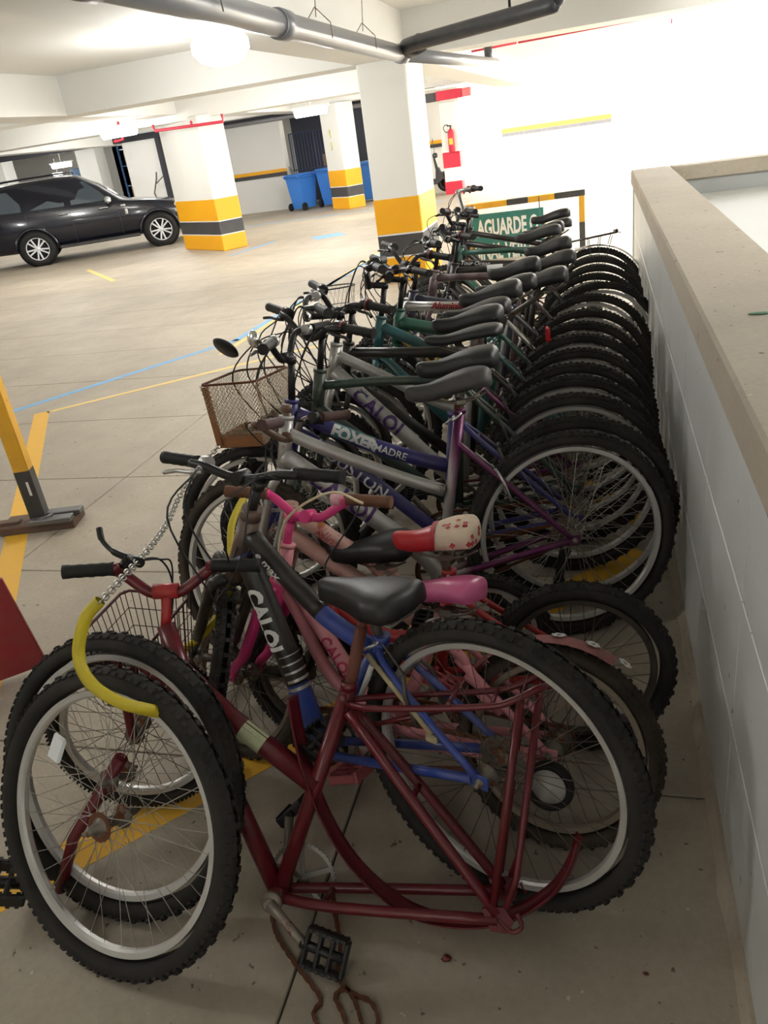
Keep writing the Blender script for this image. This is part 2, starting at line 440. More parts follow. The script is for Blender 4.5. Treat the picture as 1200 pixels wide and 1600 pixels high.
def bar_part(parent, C, Mx, st, gm=None, bm_=None, lm=None, levers=(1, 1), grips=(1, 1), gl=.12, shift=False):
    """handlebar: C stem clamp (x,z); st = dict(w, rise, back, fwd)"""
    w_, rise, back = st.get('w', .3), st.get('rise', .04), st.get('back', .05); fw = st.get('fwd', .0)
    r = st.get('r', .0115)
    half = [(C[0], 0, C[1]), (C[0]+fw*.2, .04, C[1]), (C[0]+fw, .11, C[1]+rise*.85), (C[0]+fw*.8-back*.2, .16, C[1]+rise), (C[0]-back*.6, w_-.12, C[1]+rise*1.0), (C[0]-back, w_, C[1]+rise*st.get('tip', .95))]
    L = smooth_path(half, 5); Rr = [Vector((p.x, -p.y, p.z)) for p in L]
    h = ob('handlebar', (MB().tube(Rr[::-1]+L[1:], r, 10), bm_ or PLAST), parent, M=Mx)
    for i, (s, P) in enumerate(((1, L), (-1, Rr))):
        e = P[-1]; t = (P[-1]-P[-4]).normalized()
        if grips[i]:
            g0 = e-t*gl; n = 9
            pts = [g0+t*(gl+.006)*k/n for k in range(n+1)]
            rad = [.0175]+[.0155+(.0012 if k % 2 else 0) for k in range(n-1)]+[.017]
            ob('grip', (MB().tube(pts, rad, 12), gm or RUBBER), h)
            if shift:
                ob('grip_shifter', (MB().tube([g0-t*.04, g0-t*.035, g0-t*.008, g0-t*.002], [.017, .022, .022, .018], 12), PLAST), h); ob('shifter_ring', (MB().tube([g0-t*.012, g0-t*.005], .0228, 14), mat('red_ring', (120, 40, 40), rough=.5)), h)
        if levers[i]:
            c = e-t*(gl+.03); f = Vector((1, 0, -.35)).normalized()
            mb = MB(); mb.tube([c-t*.012, c+t*.012], .019, 10)
            mb.tube([c, c+f*.03], .011, 8)
            q = c+f*.034
            mb.tube(smooth_path([q-t*.012, q+t*.03+f*.01, q+t*.07+f*.012, q+t*.105+f*.026], 4), [.007]*4+[.0055]*5+[.006]*4, 6)
            ob('brake_lever', (mb, lm or PLAST), h)
    return h, L

TALLY = {}
def pose(X, Y, yaw, lean):
    a = math.radians(yaw); l = math.radians(lean)
    x = Vector((-math.cos(a), -math.sin(a), 0)); hz = Vector((-math.sin(a), math.cos(a), 0))
    z = Vector((0, 0, 1))*math.cos(l)+hz*math.sin(l); y = z.cross(x)
    M = Matrix((x, y, z)).transposed().to_4x4(); M.translation = (X, Y, 0); return M
def bicycle(label, P, fm, group='old bicycles parked in a row along the wall', r=.345, fr=None, cs=.43, bbh=.29, st=(.33, .71), ht=(.885, .85, .925, .72), TT=None, DT=None, tr=(.0145, .0165), fh=(1.06, None),
            steer=0, clamp=None, bar=None, barC=None, gm=None, bm_=None, lm=None, levers=(1, 1), grips=(1, 1), stem=True,
            sad=(.33, .89), sstyle='mtb', sm=None, stilt=0, syaw=0, post=None, tire=None, rtire=None, style='knobby', rstyle=None, tw=.052, rm=None, spm=None, forkm=None, fat=.014,
            crk=.6, ring=.085, cables=3, vbrake=True, hubm=None, disc=False, refl=False, single=False, name='bicycle', stays=True, front=True, twin=False, sfork=False, cat='bicycle', bsteer=None, stayx=None, pedm=None, armm=None, calm=None, shift=False):
    fr = fr or r; tr = (tr[0]*1.33, tr[1]*1.4)
    root = thing(name, label, cat, M=P, group=group)
    fm2 = forkm or fm; pm = post or STEEL
    hb = Vector((ht[2], 0, ht[3])); hx = Vector((ht[0]-ht[2], 0, ht[1]-ht[3])); ax = hx.normalized(); htop = Vector((ht[0], 0, ht[1]))
    fhz = fr if fh[1] is None else fh[1]
    BB = (cs, bbh); HUB = (0, r)
    # frame
    mb = MB()
    mb.tube([hb-ax*.006, htop+ax*.006], .0225, 12)
    mb.tube([hb-ax*.008, hb+ax*.004], .025, 12); mb.tube([htop-ax*.004, htop+ax*.008], .025, 12)
    mb.tube([(BB[0], -.036, BB[1]), (BB[0], .036, BB[1])], .021, 14)
    TTp = TT or [(htop.x+.0-ax.x*.03, htop.z-.03), (st[0]+.01, st[1]-.03)]
    DTp = DT or [(hb.x, hb.z+.03), (BB[0], BB[1])]
    def T3(p, y=0): return [(q[0], y, q[1]) for q in p]
    if twin:
        mb.tube(smooth_path(T3(TTp, .02), 4), tr[0]*.75, 8); mb.tube(smooth_path(T3(TTp, -.02), 4), tr[0]*.75, 8)
    else: mb.tube(smooth_path(T3(TTp), 5) if len(TTp) > 2 else T3(TTp), tr[0], 12)
    mb.tube(smooth_path(T3(DTp), 5) if len(DTp) > 2 else T3(DTp), tr[1], 12)
    mb.tube([(BB[0], 0, BB[1]), (st[0], 0, st[1])], .0175, 12)
    sx, sz = stayx or (st[0]+.003, st[1]-.035)
    if stays:
        for s in (-1, 1):
            mb.tube(smooth_path([(sx, s*.012, sz), (sx*.86, s*.034, sz-(sz-r)*.14), (sx*.5, s*.05, sz-(sz-r)*.5), (.012, s*.06, r+.01)], 4), .009, 8)
            mb.tube(smooth_path([(BB[0]-.01, s*.022, BB[1]), (BB[0]-.1, s*.038, BB[1]+(r-BB[1])*.2), (.02, s*.06, r)], 4), .0115, 8)
            mb.bbox((.006, s*.061, r), (.05, .005, .034), .002)
        mb.tube([(sx*.86, -.034, sz-(sz-r)*.14), (sx*.86, .034, sz-(sz-r)*.14)], .006, 6)
    mb.tube([(st[0], 0, st[1]-.004), (st[0]-.0, 0, st[1]+.012)], .0205, 10)
    frame = ob('frame', (mb, fm), root)
    # seat clamp bolt
    ob('seat_clamp', (MB().tube([(st[0]+.0, -.024, st[1]), (st[0]+.0, .03, st[1])], .005, 6).tube([(st[0]-.002, .028, st[1]), (st[0]+.03, .034, st[1]-.02)], .004, 6), ALU), frame)
    # saddle
    sdir = (Vector((st[0], 0, st[1]))-Vector((BB[0], 0, BB[1]))).normalized()
    top = Vector((sad[0], 0, sad[1]-.055))
    ob('seat_post', (MB().tube([(st[0], 0, st[1]-.03), (st[0]+(top.x-st[0])*.85, 0, top.z-.02), (top.x-.01, 0, top.z+.01)], .0128, 10), pm), root)
    saddle(root, (sad[0], 0, sad[1]), sstyle, sm, stilt, syaw)
    # steering assembly
    S = Matrix.Translation(hb) @ Matrix.Rotation(math.radians(steer), 4, ax) @ Matrix.Translation(-hb)
    hub_f = Vector((fh[0], 0, fhz))
    mb = MB()
    crown = hb-ax*.02
    fdir = (hub_f-crown)
    if sfork:
        for s in (-1, 1):
            mb.tube([crown+Vector((0, s*.055, 0)), crown+fdir*.45+Vector((0, s*.055, 0))], .012, 10)
            mb.tube([crown+fdir*.3+Vector((0, s*.056, 0)), crown+fdir*.9+Vector((0, s*.056, 0)), hub_f+Vector((0, s*.054, 0))], [.019, .017, .012], 10)
        mb.tube([crown+Vector((0, -.07, 0)), crown+Vector((0, .07, 0))], .017, 10); mb.tube([crown-fdir*.0, hb], .017, 10)
    else:
        for s in (-1, 1):
            mb.tube(smooth_path([crown+Vector((0, s*.018, .004)), crown+Vector((0, s*.046, -.012)), crown+fdir*.15+Vector((0, s*.052, 0)), crown+fdir*.7+Vector((-.012, s*.051, 0)), hub_f+Vector((-.008, s*.05, .03)), hub_f+Vector((0, s*.05, 0))], 4), [fat]*13+[fat*.85]*4+[fat*.75]*4, 10)
        mb.tube([crown+Vector((0, 0, -.006)), hb], .019, 10)
    mb.bbox(hub_f+Vector((0, .052, 0)), (.024, .005, .026), .002); mb.bbox(hub_f+Vector((0, -.052, 0)), (.024, .005, .026), .002)
    fork = ob('fork', (mb, fm2), root, M=S)
    if front: wheel('front_wheel', root, hub_f, fr, tw, style, tire, rm, spm, M=S, hm=hubm, refl=refl, seed=random.random())
    wheel('rear_wheel', root, (0, 0, r), r, tw, rstyle or style, rtire or tire, rm, spm, rear=True, hm=hubm, disc=disc, single=single, seed=random.random())
    if vbrake:
        mb = MB(); p = crown+fdir*.22
        for s in (-1, 1): mb.tube(smooth_path([p+Vector((.02, s*.05, -.04)), p+Vector((.03, s*.055, .03)), p+Vector((.03, s*.035, .075))], 3), .0055, 6); mb.bbox(p+Vector((.0, s*.03, -.035)), (.05, .01, .012), .003)
        mb.tube([p+Vector((.03, -.035, .075)), p+Vector((.03, .035, .075))], .002, 5)
        ob('brake_caliper', (mb, calm or STEELD), fork)
        mb = MB(); a0 = Vector((sx*.6, 0, sz-(sz-r)*.42))
        for s in (-1, 1): mb.tube(smooth_path([a0+Vector((-.01, s*.05, -.05)), a0+Vector((.012, s*.058, .02)), a0+Vector((.03, s*.035, .06))], 3), .0055, 6)
        mb.tube([a0+Vector((.03, -.035, .06)), a0+Vector((.03, .035, .06))], .0025, 5); mb.tube([a0+Vector((.03, .035, .06)), a0+Vector((.085, .035, .12))], .0028, 5)
        ob('brake_caliper', (mb, calm or STEELD), frame)
    crank(root, BB, crk, L=.17 if r > .3 else .12, ringR=ring, am=armm, pm=pedm); chain_loop(root, BB, ring, (0, r), .034, RUST)
    # stem + bar
    L = None
    if stem:
        C = barC or (htop.x+.035, htop.z+.14)
        B = S if bsteer is None else Matrix.Translation((C[0], 0, C[1])) @ Matrix.Rotation(math.radians(bsteer), 4, 'Z') @ Matrix.Translation((-C[0], 0, -C[1]))
        q = htop+ax*(max(.03, C[1]-htop.z-.01)/ax.z)
        ob('stem', (MB().tube([htop, q-ax*.0], .0125, 10).tube([q-ax*.012, q+ax*.012], .017, 10).tube([q, (C[0], 0, C[1])], .0135, 10).tube([(C[0], -.022, C[1]), (C[0], .022, C[1])], .018, 10), bm_ or PLAST), root, M=S if bsteer is None else Matrix.Identity(4))
        hbar, L = bar_part(root, C, B, bar or {}, gm, bm_, lm, levers, grips, shift=shift)
        for k in range(cables):
            s = 1 if k % 2 else -1; e = L[-6]; a = Vector((e.x+.03, s*(e.y-.02), e.z-.01)); b2 = hb+Vector((.02, s*.02, .06)) if k < 2 else crown+fdir*.1+Vector((.05, 0, .05))
            rr = random.uniform(.1, .17)
            mid = a.lerp(b2, .45)+Vector((rr*.75, s*random.uniform(-.02, .05), rr*random.uniform(-.2, .5)))
            end = [Vector((TTp[0][0], s*.02, TTp[0][1]))] if k < 2 else []
            ob('cable', (MB().tube(smooth_path([a, a+Vector((.05, -s*.04, .01)), mid, b2]+end, 6), .0026, 5), CABLE), root, M=B)
    TALLY[label] = root
    return root, frame, S

def pebble(name, label, cat, loc, s, m):
    mb = MB(); n = 9; random.seed(int(loc[0]*1000) % 97)
    prof = [(.2, 0), (1, .1), (.9, .55), (.45, .9), (0, 1)]
    mb.lathe([(a*s*.5, b*s*.35) for a, b in prof], n, 'z'); mb.v = [(x*(1+random.uniform(-.2, .2)), y*(.7+random.uniform(-.2, .2)), z) for x, y, z in mb.v]
    o = ob(name, (mb, m), loc=loc); o['label'] = label; o['category'] = cat; return o

# ================================================================ the garage
def conc(name, base, spots=(120, 112, 100), sc=1.0, rough=.75, contrast=.5, grain=1.0, bump=.15):
    if name in MATS: return MATS[name]
    m = bpy.data.materials.new(name); m.use_nodes = True; nt = m.node_tree; b = nt.nodes['Principled BSDF']; b.inputs['Roughness'].default_value = rough
    b.inputs['Specular IOR Level'].default_value = .35
    geo = nt.nodes.new('ShaderNodeNewGeometry')
    def noise(s, det, off):
        v = nt.nodes.new('ShaderNodeVectorMath'); v.operation = 'ADD'; v.inputs[1].default_value = (off, off*.7, off*.3); nt.links.new(geo.outputs['Position'], v.inputs[0])
        n = nt.nodes.new('ShaderNodeTexNoise'); n.inputs['Scale'].default_value = s*sc; n.inputs['Detail'].default_value = det; n.inputs['Roughness'].default_value = .62; nt.links.new(v.outputs[0], n.inputs['Vector']); return n.outputs['Fac']
    def mr(v, a, b_, c=0, d=1):
        r = nt.nodes.new('ShaderNodeMapRange'); r.inputs['From Min'].default_value = a; r.inputs['From Max'].default_value = b_; r.inputs['To Min'].default_value = c; r.inputs['To Max'].default_value = d; nt.links.new(v, r.inputs['Value']); return r.outputs['Result']
    def mix(f, A, B, mode='MIX'):
        x = nt.nodes.new('ShaderNodeMix'); x.data_type = 'RGBA'; x.blend_type = mode; nt.links.new(f, x.inputs['Factor'])
        for k, v in (('A', A), ('B', B)):
            if isinstance(v, tuple): x.inputs[k].default_value = (*lin(v), 1)
            else: nt.links.new(v, x.inputs[k])
        return x.outputs['Result']
    big = noise(.55, 5, 1.3); mid = noise(4, 7, 5.1); fine = noise(60, 3, 9.7); spk = noise(34, 2, 3.3)
    dk = tuple(int(c*(1-.32*contrast)) for c in base)
    c = mix(mr(big, .35, .7), base, dk); c = mix(mr(mid, .42, .72, 0, .55*contrast+.1), c, spots)
    c = mix(mr(fine, .35, .75, 0, .28*grain), c, tuple(int(v*.72) for v in base))
    c = mix(mr(spk, .70, .73, 0, .75), c, (72, 62, 54))
    c = mix(mr(spk, .265, .25, 0, .5), c, tuple(min(255, int(v*1.22)) for v in base))
    nt.links.new(c, b.inputs['Base Color'])
    if bump:
        bp = nt.nodes.new('ShaderNodeBump'); bp.inputs['Strength'].default_value = bump; bp.inputs['Distance'].default_value = .003; nt.links.new(fine, bp.inputs['Height']); nt.links.new(bp.outputs['Normal'], b.inputs['Normal'])
    MATS[name] = m; return m
FLOORM = conc('floor_concrete', (188, 177, 159), (152, 139, 119), rough=.6)
JOINT = mat('joint_dark', (84, 78, 66), rough=.95)
CAPM = conc('cap_concrete', (196, 184, 165), (166, 153, 134), rough=.7, contrast=.45)
WHITEW = mat('white_wall_paint', (226, 226, 222), rough=.7, dust=.12, dustcol=(198, 196, 190), scale=2)
CEILM = mat('white_ceiling_paint', (222, 222, 218), rough=.85, dust=.15, dustcol=(204, 202, 196), scale=1.2)
BRIGHTW = mat('bright_white_wall', (238, 237, 232), rough=.8)
YELL = mat('yellow_stripe_paint', (238, 170, 4), rough=.5, dust=.12, dustcol=(200, 150, 40), scale=5)
BLKS = mat('black_stripe_paint', (52, 53, 58), rough=.55, dust=.2, scale=5)
def sbox(name, c, d, m, kind='structure', R=None, parent=None, b=.004):
    mb = MB().bbox((0, 0, 0), d, b); o = ob(name, (mb, m), parent, loc=c)
    if R: o.rotation_euler = (0, 0, R)
    if kind: o['kind'] = kind
    return o
WX = .262
fl = struct('floor', (MB().box((-12.0, 20, -.06), (32, 60, .1)).box((6, 30, -.06), (8, 50, .1)), JOINT))
gx = [-.655-2.045*k for k in range(0, 9)]; xs = [WX+.02]+gx; ys = [-1.63+1.06*k for k in range(0, 21)]
for i in range(len(xs)-1):
    for j in range(len(ys)-1):
        x1, x0 = xs[i], xs[i+1]; y0, y1 = ys[j], ys[j+1]; g = .006
        ob('floor_slab', MB().bbox(((x0+x1)/2, (y0+y1)/2, -.02), (x1-x0-g, y1-y0-g, .04), .0025).mesh('floor_slab', FLOORM), fl)
# floor beyond the last joint that can be made out
yl = ys[-1]; xl = xs[-1]
ob('floor_slab', MB().bbox(((WX+.02+xl)/2, (yl+62)/2, -.02), (WX+.02-xl-.003, 62-yl-.003, .04), .002).mesh('floor_slab', FLOORM), fl)
ob('floor_slab', MB().bbox(((xl-28)/2, 20, -.02), (xl+28-.004, 50, .04), .002).mesh('floor_slab', FLOORM), fl)
ob('floor_slab', MB().bbox((5.18, 30.0, -.02), (9.8, 46, .04), .002).mesh('floor_slab', FLOORM), fl)
# painted lines
def line(name, a, b, w_, m, z=.0012):
    a, b = Vector((*a, 0)), Vector((*b, 0)); d = (b-a).normalized(); n = Vector((-d.y, d.x, 0))*w_/2
    vs = [a-n, b-n, b+n, a+n]; vs = [(v.x, v.y, 0) for v in vs]+[(v.x, v.y, z) for v in vs]
    return ob(name, (MB().add(vs, [(3, 2, 1, 0), (4, 5, 6, 7), (0, 1, 5, 4), (1, 2, 6, 5), (2, 3, 7, 6), (3, 0, 4, 7)], False), m), fl)
YF = mat('yellow_floor_paint', (232, 176, 36), rough=.6, dust=.35, dustcol=(190, 158, 96), scale=14)
YF2 = mat('faded_yellow_floor_paint', (226, 196, 112), rough=.6, dust=.4, dustcol=(190, 176, 140), scale=14)
BF = mat('blue_floor_paint', (96, 164, 216), rough=.6, dust=.3, dustcol=(176, 190, 196), scale=14)
line('painted_line', (-4.24, 4.98), (-1.45, .70), .115, YF)
line('painted_line', (-4.19, 4.98), (-2.4, 6.49), .06, YF2)
line('painted_line', (-3.34, 6.4), (-3.22, 12.3), .065, YF2)
line('painted_line', (-1.56, .96), (.16, 2.80), .125, YF)
line('painted_line', (.20, 3.02), (-1.15, 4.95), .115, YF)
line('painted_line', (-4.62, 4.98), (-3.40, 6.95), .075, BF)
line('painted_line', (-3.42, 6.90), (-3.14, 12.2), .075, BF)
line('painted_line', (-5.25, 14.8), (-4.75, 15.1), .55, BF)
line('painted_line', (-6.45, 13.6), (-6.15, 15.1), .1, BF)
line('painted_line', (-9.6, 13.8), (-7.85, 11.9), .09, YF2)
line('painted_line', (-9.0, 19.0), (-3.5, 19.6), .1, BF)

# right boundary: low wall with concrete cap round a recess
wr = struct('wall_right', (MB().box((WX+.115, 2.9, .49), (.2, 7.8, .98)).box((WX+3.2, 6.9, .49), (6.4, .2, .98)), mat('wall_grout', (176, 178, 176), rough=.9)))
TILE = conc('grey_wall_tile', (232, 234, 232), (206, 210, 208), sc=.8, rough=.3, contrast=.35, grain=.3, bump=.03)
for j in range(13):
    for k in range(3):
        y0 = -.98+.6*j; z0 = .03+.325*k; 
        if k == 2: hz = .30
        else: hz = .322
        ob('wall_tile', MB().bbox((0, 0, 0), (.012, .596, hz-.003), .0015).mesh('wall_tile', TILE), wr, loc=(WX+.009, y0+.3, z0+hz/2))
mb = MB(); yy = -.95
vs = []; n = 90; random.seed(4)
for k in range(n):
    y = -.95+7.9*k/(n-1); j_ = random.uniform(-.006, .006); vs += [(WX-.022+j_, y, .0), (WX-.005, y, .03), (WX+.01, y, .03), (WX+.01, y, .0)]
fs = [(4*k+a, 4*k+(a+1) % 4, 4*k+4+(a+1) % 4, 4*k+4+a) for k in range(n-1) for a in range(4)]
bbd = struct('baseboard_right', (MB().add(vs, fs, False), CAPM))
cap = struct('trim_1', (MB().bbox((WX+.13, 2.95, 1.035), (.29, 8.1, .105), .008).bbox((WX+3.25, 6.88, 1.035), (5.95, .22, .105), .008), CAPM))
struct('trim_2', (MB().box((3.6, 2.8, .86), (6.2, 7.9, .04)), mat('recess_slab_grey', (206, 208, 206), rough=.6, dust=.15, dustcol=(190, 190, 186), scale=1.5)))
def chip(label, loc, s, m): pebble('leaf_fragment', label, 'debris', loc, s, m).scale = (1.1, .7, .22)
chip('green leaf scrap lying on the concrete cap', (.375, 2.07, 1.088), .05, mat('green_leaf', (92, 132, 104), rough=.7))
chip('brown dry scrap lying on the concrete cap', (.42, 1.98, 1.088), .035, mat('brown_leaf', (92, 70, 60), rough=.8))
# big columns with yellow and black bands
def column(n, corner, w_, d_, ang, zt, bands=((0, .29), (.29, .54), (.54, .94)), h=None):
    a = math.radians(ang); u = Vector((math.cos(a), math.sin(a), 0)); v = Vector((-math.sin(a), math.cos(a), 0))
    c = Vector((*corner, 0))+u*w_/2+v*d_/2
    root = struct(n, (MB().bbox((0, 0, zt/2), (w_, d_, zt), .015), WHITEW), loc=c); root.rotation_euler = (0, 0, a)
    for i, (z0, z1) in enumerate(bands):
        ob('painted_band', (MB().bbox((0, 0, (z0+z1)/2), (w_+.006, d_+.006, z1-z0), .012), BLKS if i == 1 else YELL), root)
    return root
column('column', (-2.50, 9.28), .54, .95, 0, 2.35)
column('column', (-6.93, 14.38), .52, 1.75, 52, 2.35)
column('column', (-6.14, 20.45), .50, .8, 50, 2.45)
# extra darker lower plinth showing at the foot of the centre column is part of its bands

# ceiling slab and beams
struct('ceiling', (MB().box((-12.5, 12, 2.82), (26.5, 32, .2)).box((3.2, 2.6, 2.82), (7, 13, .2)), CEILM))
BE = 2.30
def beam(x0, x1, y0, y1, z0=BE, z1=2.74, R=None):
    return struct('ceiling_beam', (MB().box(((x0+x1)/2, (y0+y1)/2, (z0+z1)/2), (x1-x0, y1-y0, z1-z0)), CEILM))
beam(-2.52, -1.96, -3.4, 9.3); beam(-24, 6, 9.3, 9.85); beam(-6.75, -6.15, -3.4, 9.3); beam(-2.52, -1.96, 9.85, 28)
beam(-24, -2.5, 14.6, 15.2); beam(-24, -2.5, 20.9, 21.4, 2.45); beam(-8.0, -7.4, 9.85, 24, 2.42)
beam(-13.2, -12.6, -3.4, 24); beam(-2.0, 6, 3.2, 3.7, 2.42)
# enclosing walls
struct('wall_behind', (MB().box((-9, -3.4, 1.4), (34, .2, 2.8)), WHITEW))
struct('wall_left', (MB().box((-25, 12, 1.4), (.2, 32, 2.8)), WHITEW))
struct('wall_side', (MB().box((6.7, 3.0, 1.4), (.2, 12.8, 2.8)), WHITEW))
struct('wall_back', (MB().box((-20.0, 28, 1.4), (10, .2, 2.8)).box((-11.0, 28, 1.4), (12, .2, 2.8)), WHITEW))
struct('wall_outside', (MB().box((-2.5, 45.5, 2.1), (28, .3, 4.2)), BRIGHTW))
struct('wall_outside', (MB().box((3.6, 29, 2.1), (.3, 34, 4.2)), BRIGHTW))
tr = struct('trim_3', (MB().box((3.40, 22, 2.28), (.12, 20, .16)), BRIGHTW))
for k in range(4): ob('tile_joint', (MB().box((3.445, 22, .42+.12*k), (.008, 20, .006)), mat('joint_beige', (206, 190, 168), rough=.9)), tr)
sw = struct('trim_4', (MB().box((-2.1, 45.3, .92), (5.5, .04, .22)), YELL)); ob('black_stripe', (MB().box((-2.1, 45.29, .72), (5.5, .04, .18)), BLKS), sw)
struct('trim_5', (MB().box((-1.0, 45.3, .06), (13, .06, .12)), mat('beige_plinth', (206, 190, 160), rough=.8)))
# wall with stripe left of the ramp, and its beam painted black and red
wl = struct('wall_mid', (MB().box((-5.35, 26.3, 1.3), (2.6, .2, 2.6)), BRIGHTW))
ob('yellow_stripe', (MB().box((-5.3, 26.18, 1.17), (1.35, .03, .1)), YELL), wl); ob('black_stripe', (MB().box((-5.3, 26.18, 1.07), (1.35, .03, .1)), BLKS), wl)
bm1 = struct('striped_beam', (MB().bbox((-4.0, 20.95, 2.23), (.62, .25, .19), .01), BLKS))
ob('red_band', (MB().bbox((.0, 0, 0), (.62, .26, .2), .01), mat('signal_red_paint', (206, 40, 66), rough=.5)), bm1, loc=(-3.42, 20.9, 2.24)); ob('pale_red_band', (MB().bbox((0, 0, 0), (.2, .25, .19), .01), mat('faded_red_paint', (236, 120, 124), rough=.6)), bm1, loc=(-3.0, 20.9, 2.24))
pp = struct('column', (MB().bbox((-3.55, 21.4, 1.05), (.42, .4, 2.1), .01), BRIGHTW))
for z in (.80, .12): ob('red_band', (MB().bbox((-3.55, 21.4, z), (.44, .42, .36), .01), MATS['signal_red_paint']), pp)

# back wall right of the left column, opening with grille, dark lintels
wb = struct('wall_back', (MB().bbox((-9.75, 23.3, 1.16), (2.15, .3, 2.34), .01), WHITEW)); wb['kind'] = 'structure'
ob('yellow_stripe', (MB().box((-9.75, 23.12, 1.06), (2.15, .03, .09)), YELL), wb); ob('black_stripe', (MB().box((-9.75, 23.12, .965), (2.15, .03, .1)), BLKS), wb)
DKM = mat('black_opening_frame_paint', (44, 45, 52), rough=.7)  # black paint of the lintels and post framing the openings
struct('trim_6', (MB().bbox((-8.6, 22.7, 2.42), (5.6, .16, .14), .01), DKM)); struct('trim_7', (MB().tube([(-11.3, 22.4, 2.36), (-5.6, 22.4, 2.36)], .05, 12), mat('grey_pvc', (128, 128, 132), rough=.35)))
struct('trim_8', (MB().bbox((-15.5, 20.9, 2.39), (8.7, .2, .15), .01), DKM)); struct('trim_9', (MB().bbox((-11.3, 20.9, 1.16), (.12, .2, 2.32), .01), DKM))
struct('wall_panel', (MB().bbox((-11.9, 20.95, 1.17), (1.02, .12, 2.3), .01), WHITEW))
struct('column', (MB().bbox((-13.7, 21.3, 1.2), (.62, .5, 2.4), .01), WHITEW)); struct('column', (MB().bbox((-16.9, 21.3, 1.2), (.9, .5, 2.4), .01), WHITEW))
gr = thing('grille_gate', 'dark blue barred gate in the opening behind the blue bins', 'gate', loc=(-7.75, 23.2, 0))
BLG = mat('dark_blue_steel', (34, 54, 92), rough=.5, dust=.2)
ob('gate_frame', (MB().tube([(-.72, 0, .05), (-.72, 0, 1.95), (.72, 0, 1.95), (.72, 0, .05)], .025, 6, closed=True).tube([(-.72, 0, 1.0), (.72, 0, 1.0)], .015, 6).tube([(0, 0, .05), (0, 0, 1.95)], .02, 6), BLG), gr)
for k in range(15): ob('bar', (MB().tube([(-.66+.094*k, 0, .05), (-.66+.094*k, 0, 1.95)], .011, 6), BLG), gr)
DRK = mat('dark_store_wall', (58, 62, 74), rough=.8)
struct('wall_store', (MB().box((-7.4, 25.6, 1.3), (3.6, .15, 2.6)), DRK))
def cbox(label, c, d, m=None, R=0):
    o = ob('cardboard_box', (MB().bbox((0, 0, 0), d, .01).box((0, -d[1]/2-.002, 0), (d[0], .004, .04)).box((0, 0, d[2]/2+.001), (d[0]*.96, .01, .004)), m or mat('cardboard', (160, 132, 104), rough=.85, dust=.2)), loc=c); o.rotation_euler = (0, 0, R); o['label'] = label; o['category'] = 'box'; return o
cbox('large cardboard box behind the gate by the blue bins', (-7.35, 23.75, .66), (.62, .5, 1.3))
cbox('brown box on the blue shelf rack, upper', (-12.75, 22.0, 1.42), (.42, .4, .34), mat('cardboard_dark', (120, 92, 72), rough=.85))
cbox('brown box on the blue shelf rack, lower', (-12.75, 22.0, 1.02), (.46, .4, .38))
cbox('dark box on the top of the blue shelf rack', (-12.80, 22.0, 1.93), (.36, .4, .28), mat('dark_box', (66, 54, 58), rough=.8))
sh = thing('shelf_rack', 'blue steel shelf rack between white wall panels behind the car', 'shelf', loc=(-12.8, 22.0, 0))
for x in (-.3, .3):
    for y in (-.22, .22): ob('upright', (MB().bbox((x, y, 1.15), (.045, .045, 2.3), .004), mat('blue_rack_paint', (62, 104, 160), rough=.5)), sh)
for z in (.3, .80, 1.23, 1.76, 2.2): ob('shelf_board', (MB().bbox((0, 0, z), (.62, .46, .03), .004), MATS['blue_rack_paint']), sh)
dk = ob('steel_door', (MB().bbox((0, 0, .95), (1.2, .06, 1.9), .01).bbox((.5, -.05, .95), (.05, .05, .14), .01), mat('blue_door', (70, 96, 124), rough=.5)), loc=(-14.75, 22.6, 0)); dk['label'] = 'blue grey steel door behind the roof of the car'; dk['category'] = 'door'
# bundle of pipes leaning at the wall
for k in range(6):
    x = -8.52+.05*k; o = ob('leaning_pipe', (MB().tube([(x, 22.95, 1.12-.05*k), (x+.34, 22.6, .02)], .018, 8), mat('grey_pipe', (150, 152, 156), rough=.4, metal=.3)))
    o['label'] = ('leftmost', 'second from the left', 'third from the left', 'third from the right', 'second from the right', 'rightmost')[k]+' of the thin grey pipes leaning at the white wall end'; o['category'] = 'pipe'; o['group'] = 'grey pipes leaning by the blue bins'
# blue wheeled bins
BINM = mat('blue_bin_plastic', (50, 124, 214), rough=.45, dust=.15)
def bin_(label, x, y, rz, s=1.0):
    r_ = thing('wheelie_bin', label, 'bin', loc=(x, y, 0), group='blue wheeled bins'); r_.rotation_euler = (0, 0, rz); r_.scale = (s, s, s)
    w0, w1, d0, d1, h = .21, .27, .24, .33, .86
    vs = [(sx*w0, sy*d0, .05) for sx, sy in ((-1, -1), (1, -1), (1, 1), (-1, 1))]+[(sx*w1, sy*d1, h) for sx, sy in ((-1, -1), (1, -1), (1, 1), (-1, 1))]
    mb = MB().add(vs, [(3, 2, 1, 0), (0, 1, 5, 4), (1, 2, 6, 5), (2, 3, 7, 6), (3, 0, 4, 7)], False).bbox((0, 0, h), (.6, .72, .05), .01)
    for q in (-.12, 0, .12): mb.box((q, -.31, .5), (.02, .02, .6), Matrix.Rotation(.12, 3, 'X'))
    ob('bin_body', (mb, BINM), r_); ob('lid', (MB().bbox((0, 0, h+.05), (.58, .70, .06), .025).bbox((0, -.34, h+.05), (.2, .05, .03), .008), BINM), r_)
    ob('handle', (MB().tube([(-.25, .36, h+.02), (-.25, .42, h+.04), (.25, .42, h+.04), (.25, .36, h+.02)], .014, 8), BINM), r_)
    for s_ in (-1, 1): ob('wheel', (MB().lathe([(0, -.025), (.05, -.025), (.10, -.022), (.105, 0), (.10, .022), (.05, .025), (0, .025)], 20, 'x', c=(s_*.27, .27, .105)), RUBBER), r_)
bin_('blue wheeled bin with dark wheels standing left, beside the leaning pipes', -7.95, 22.15, 2.7)
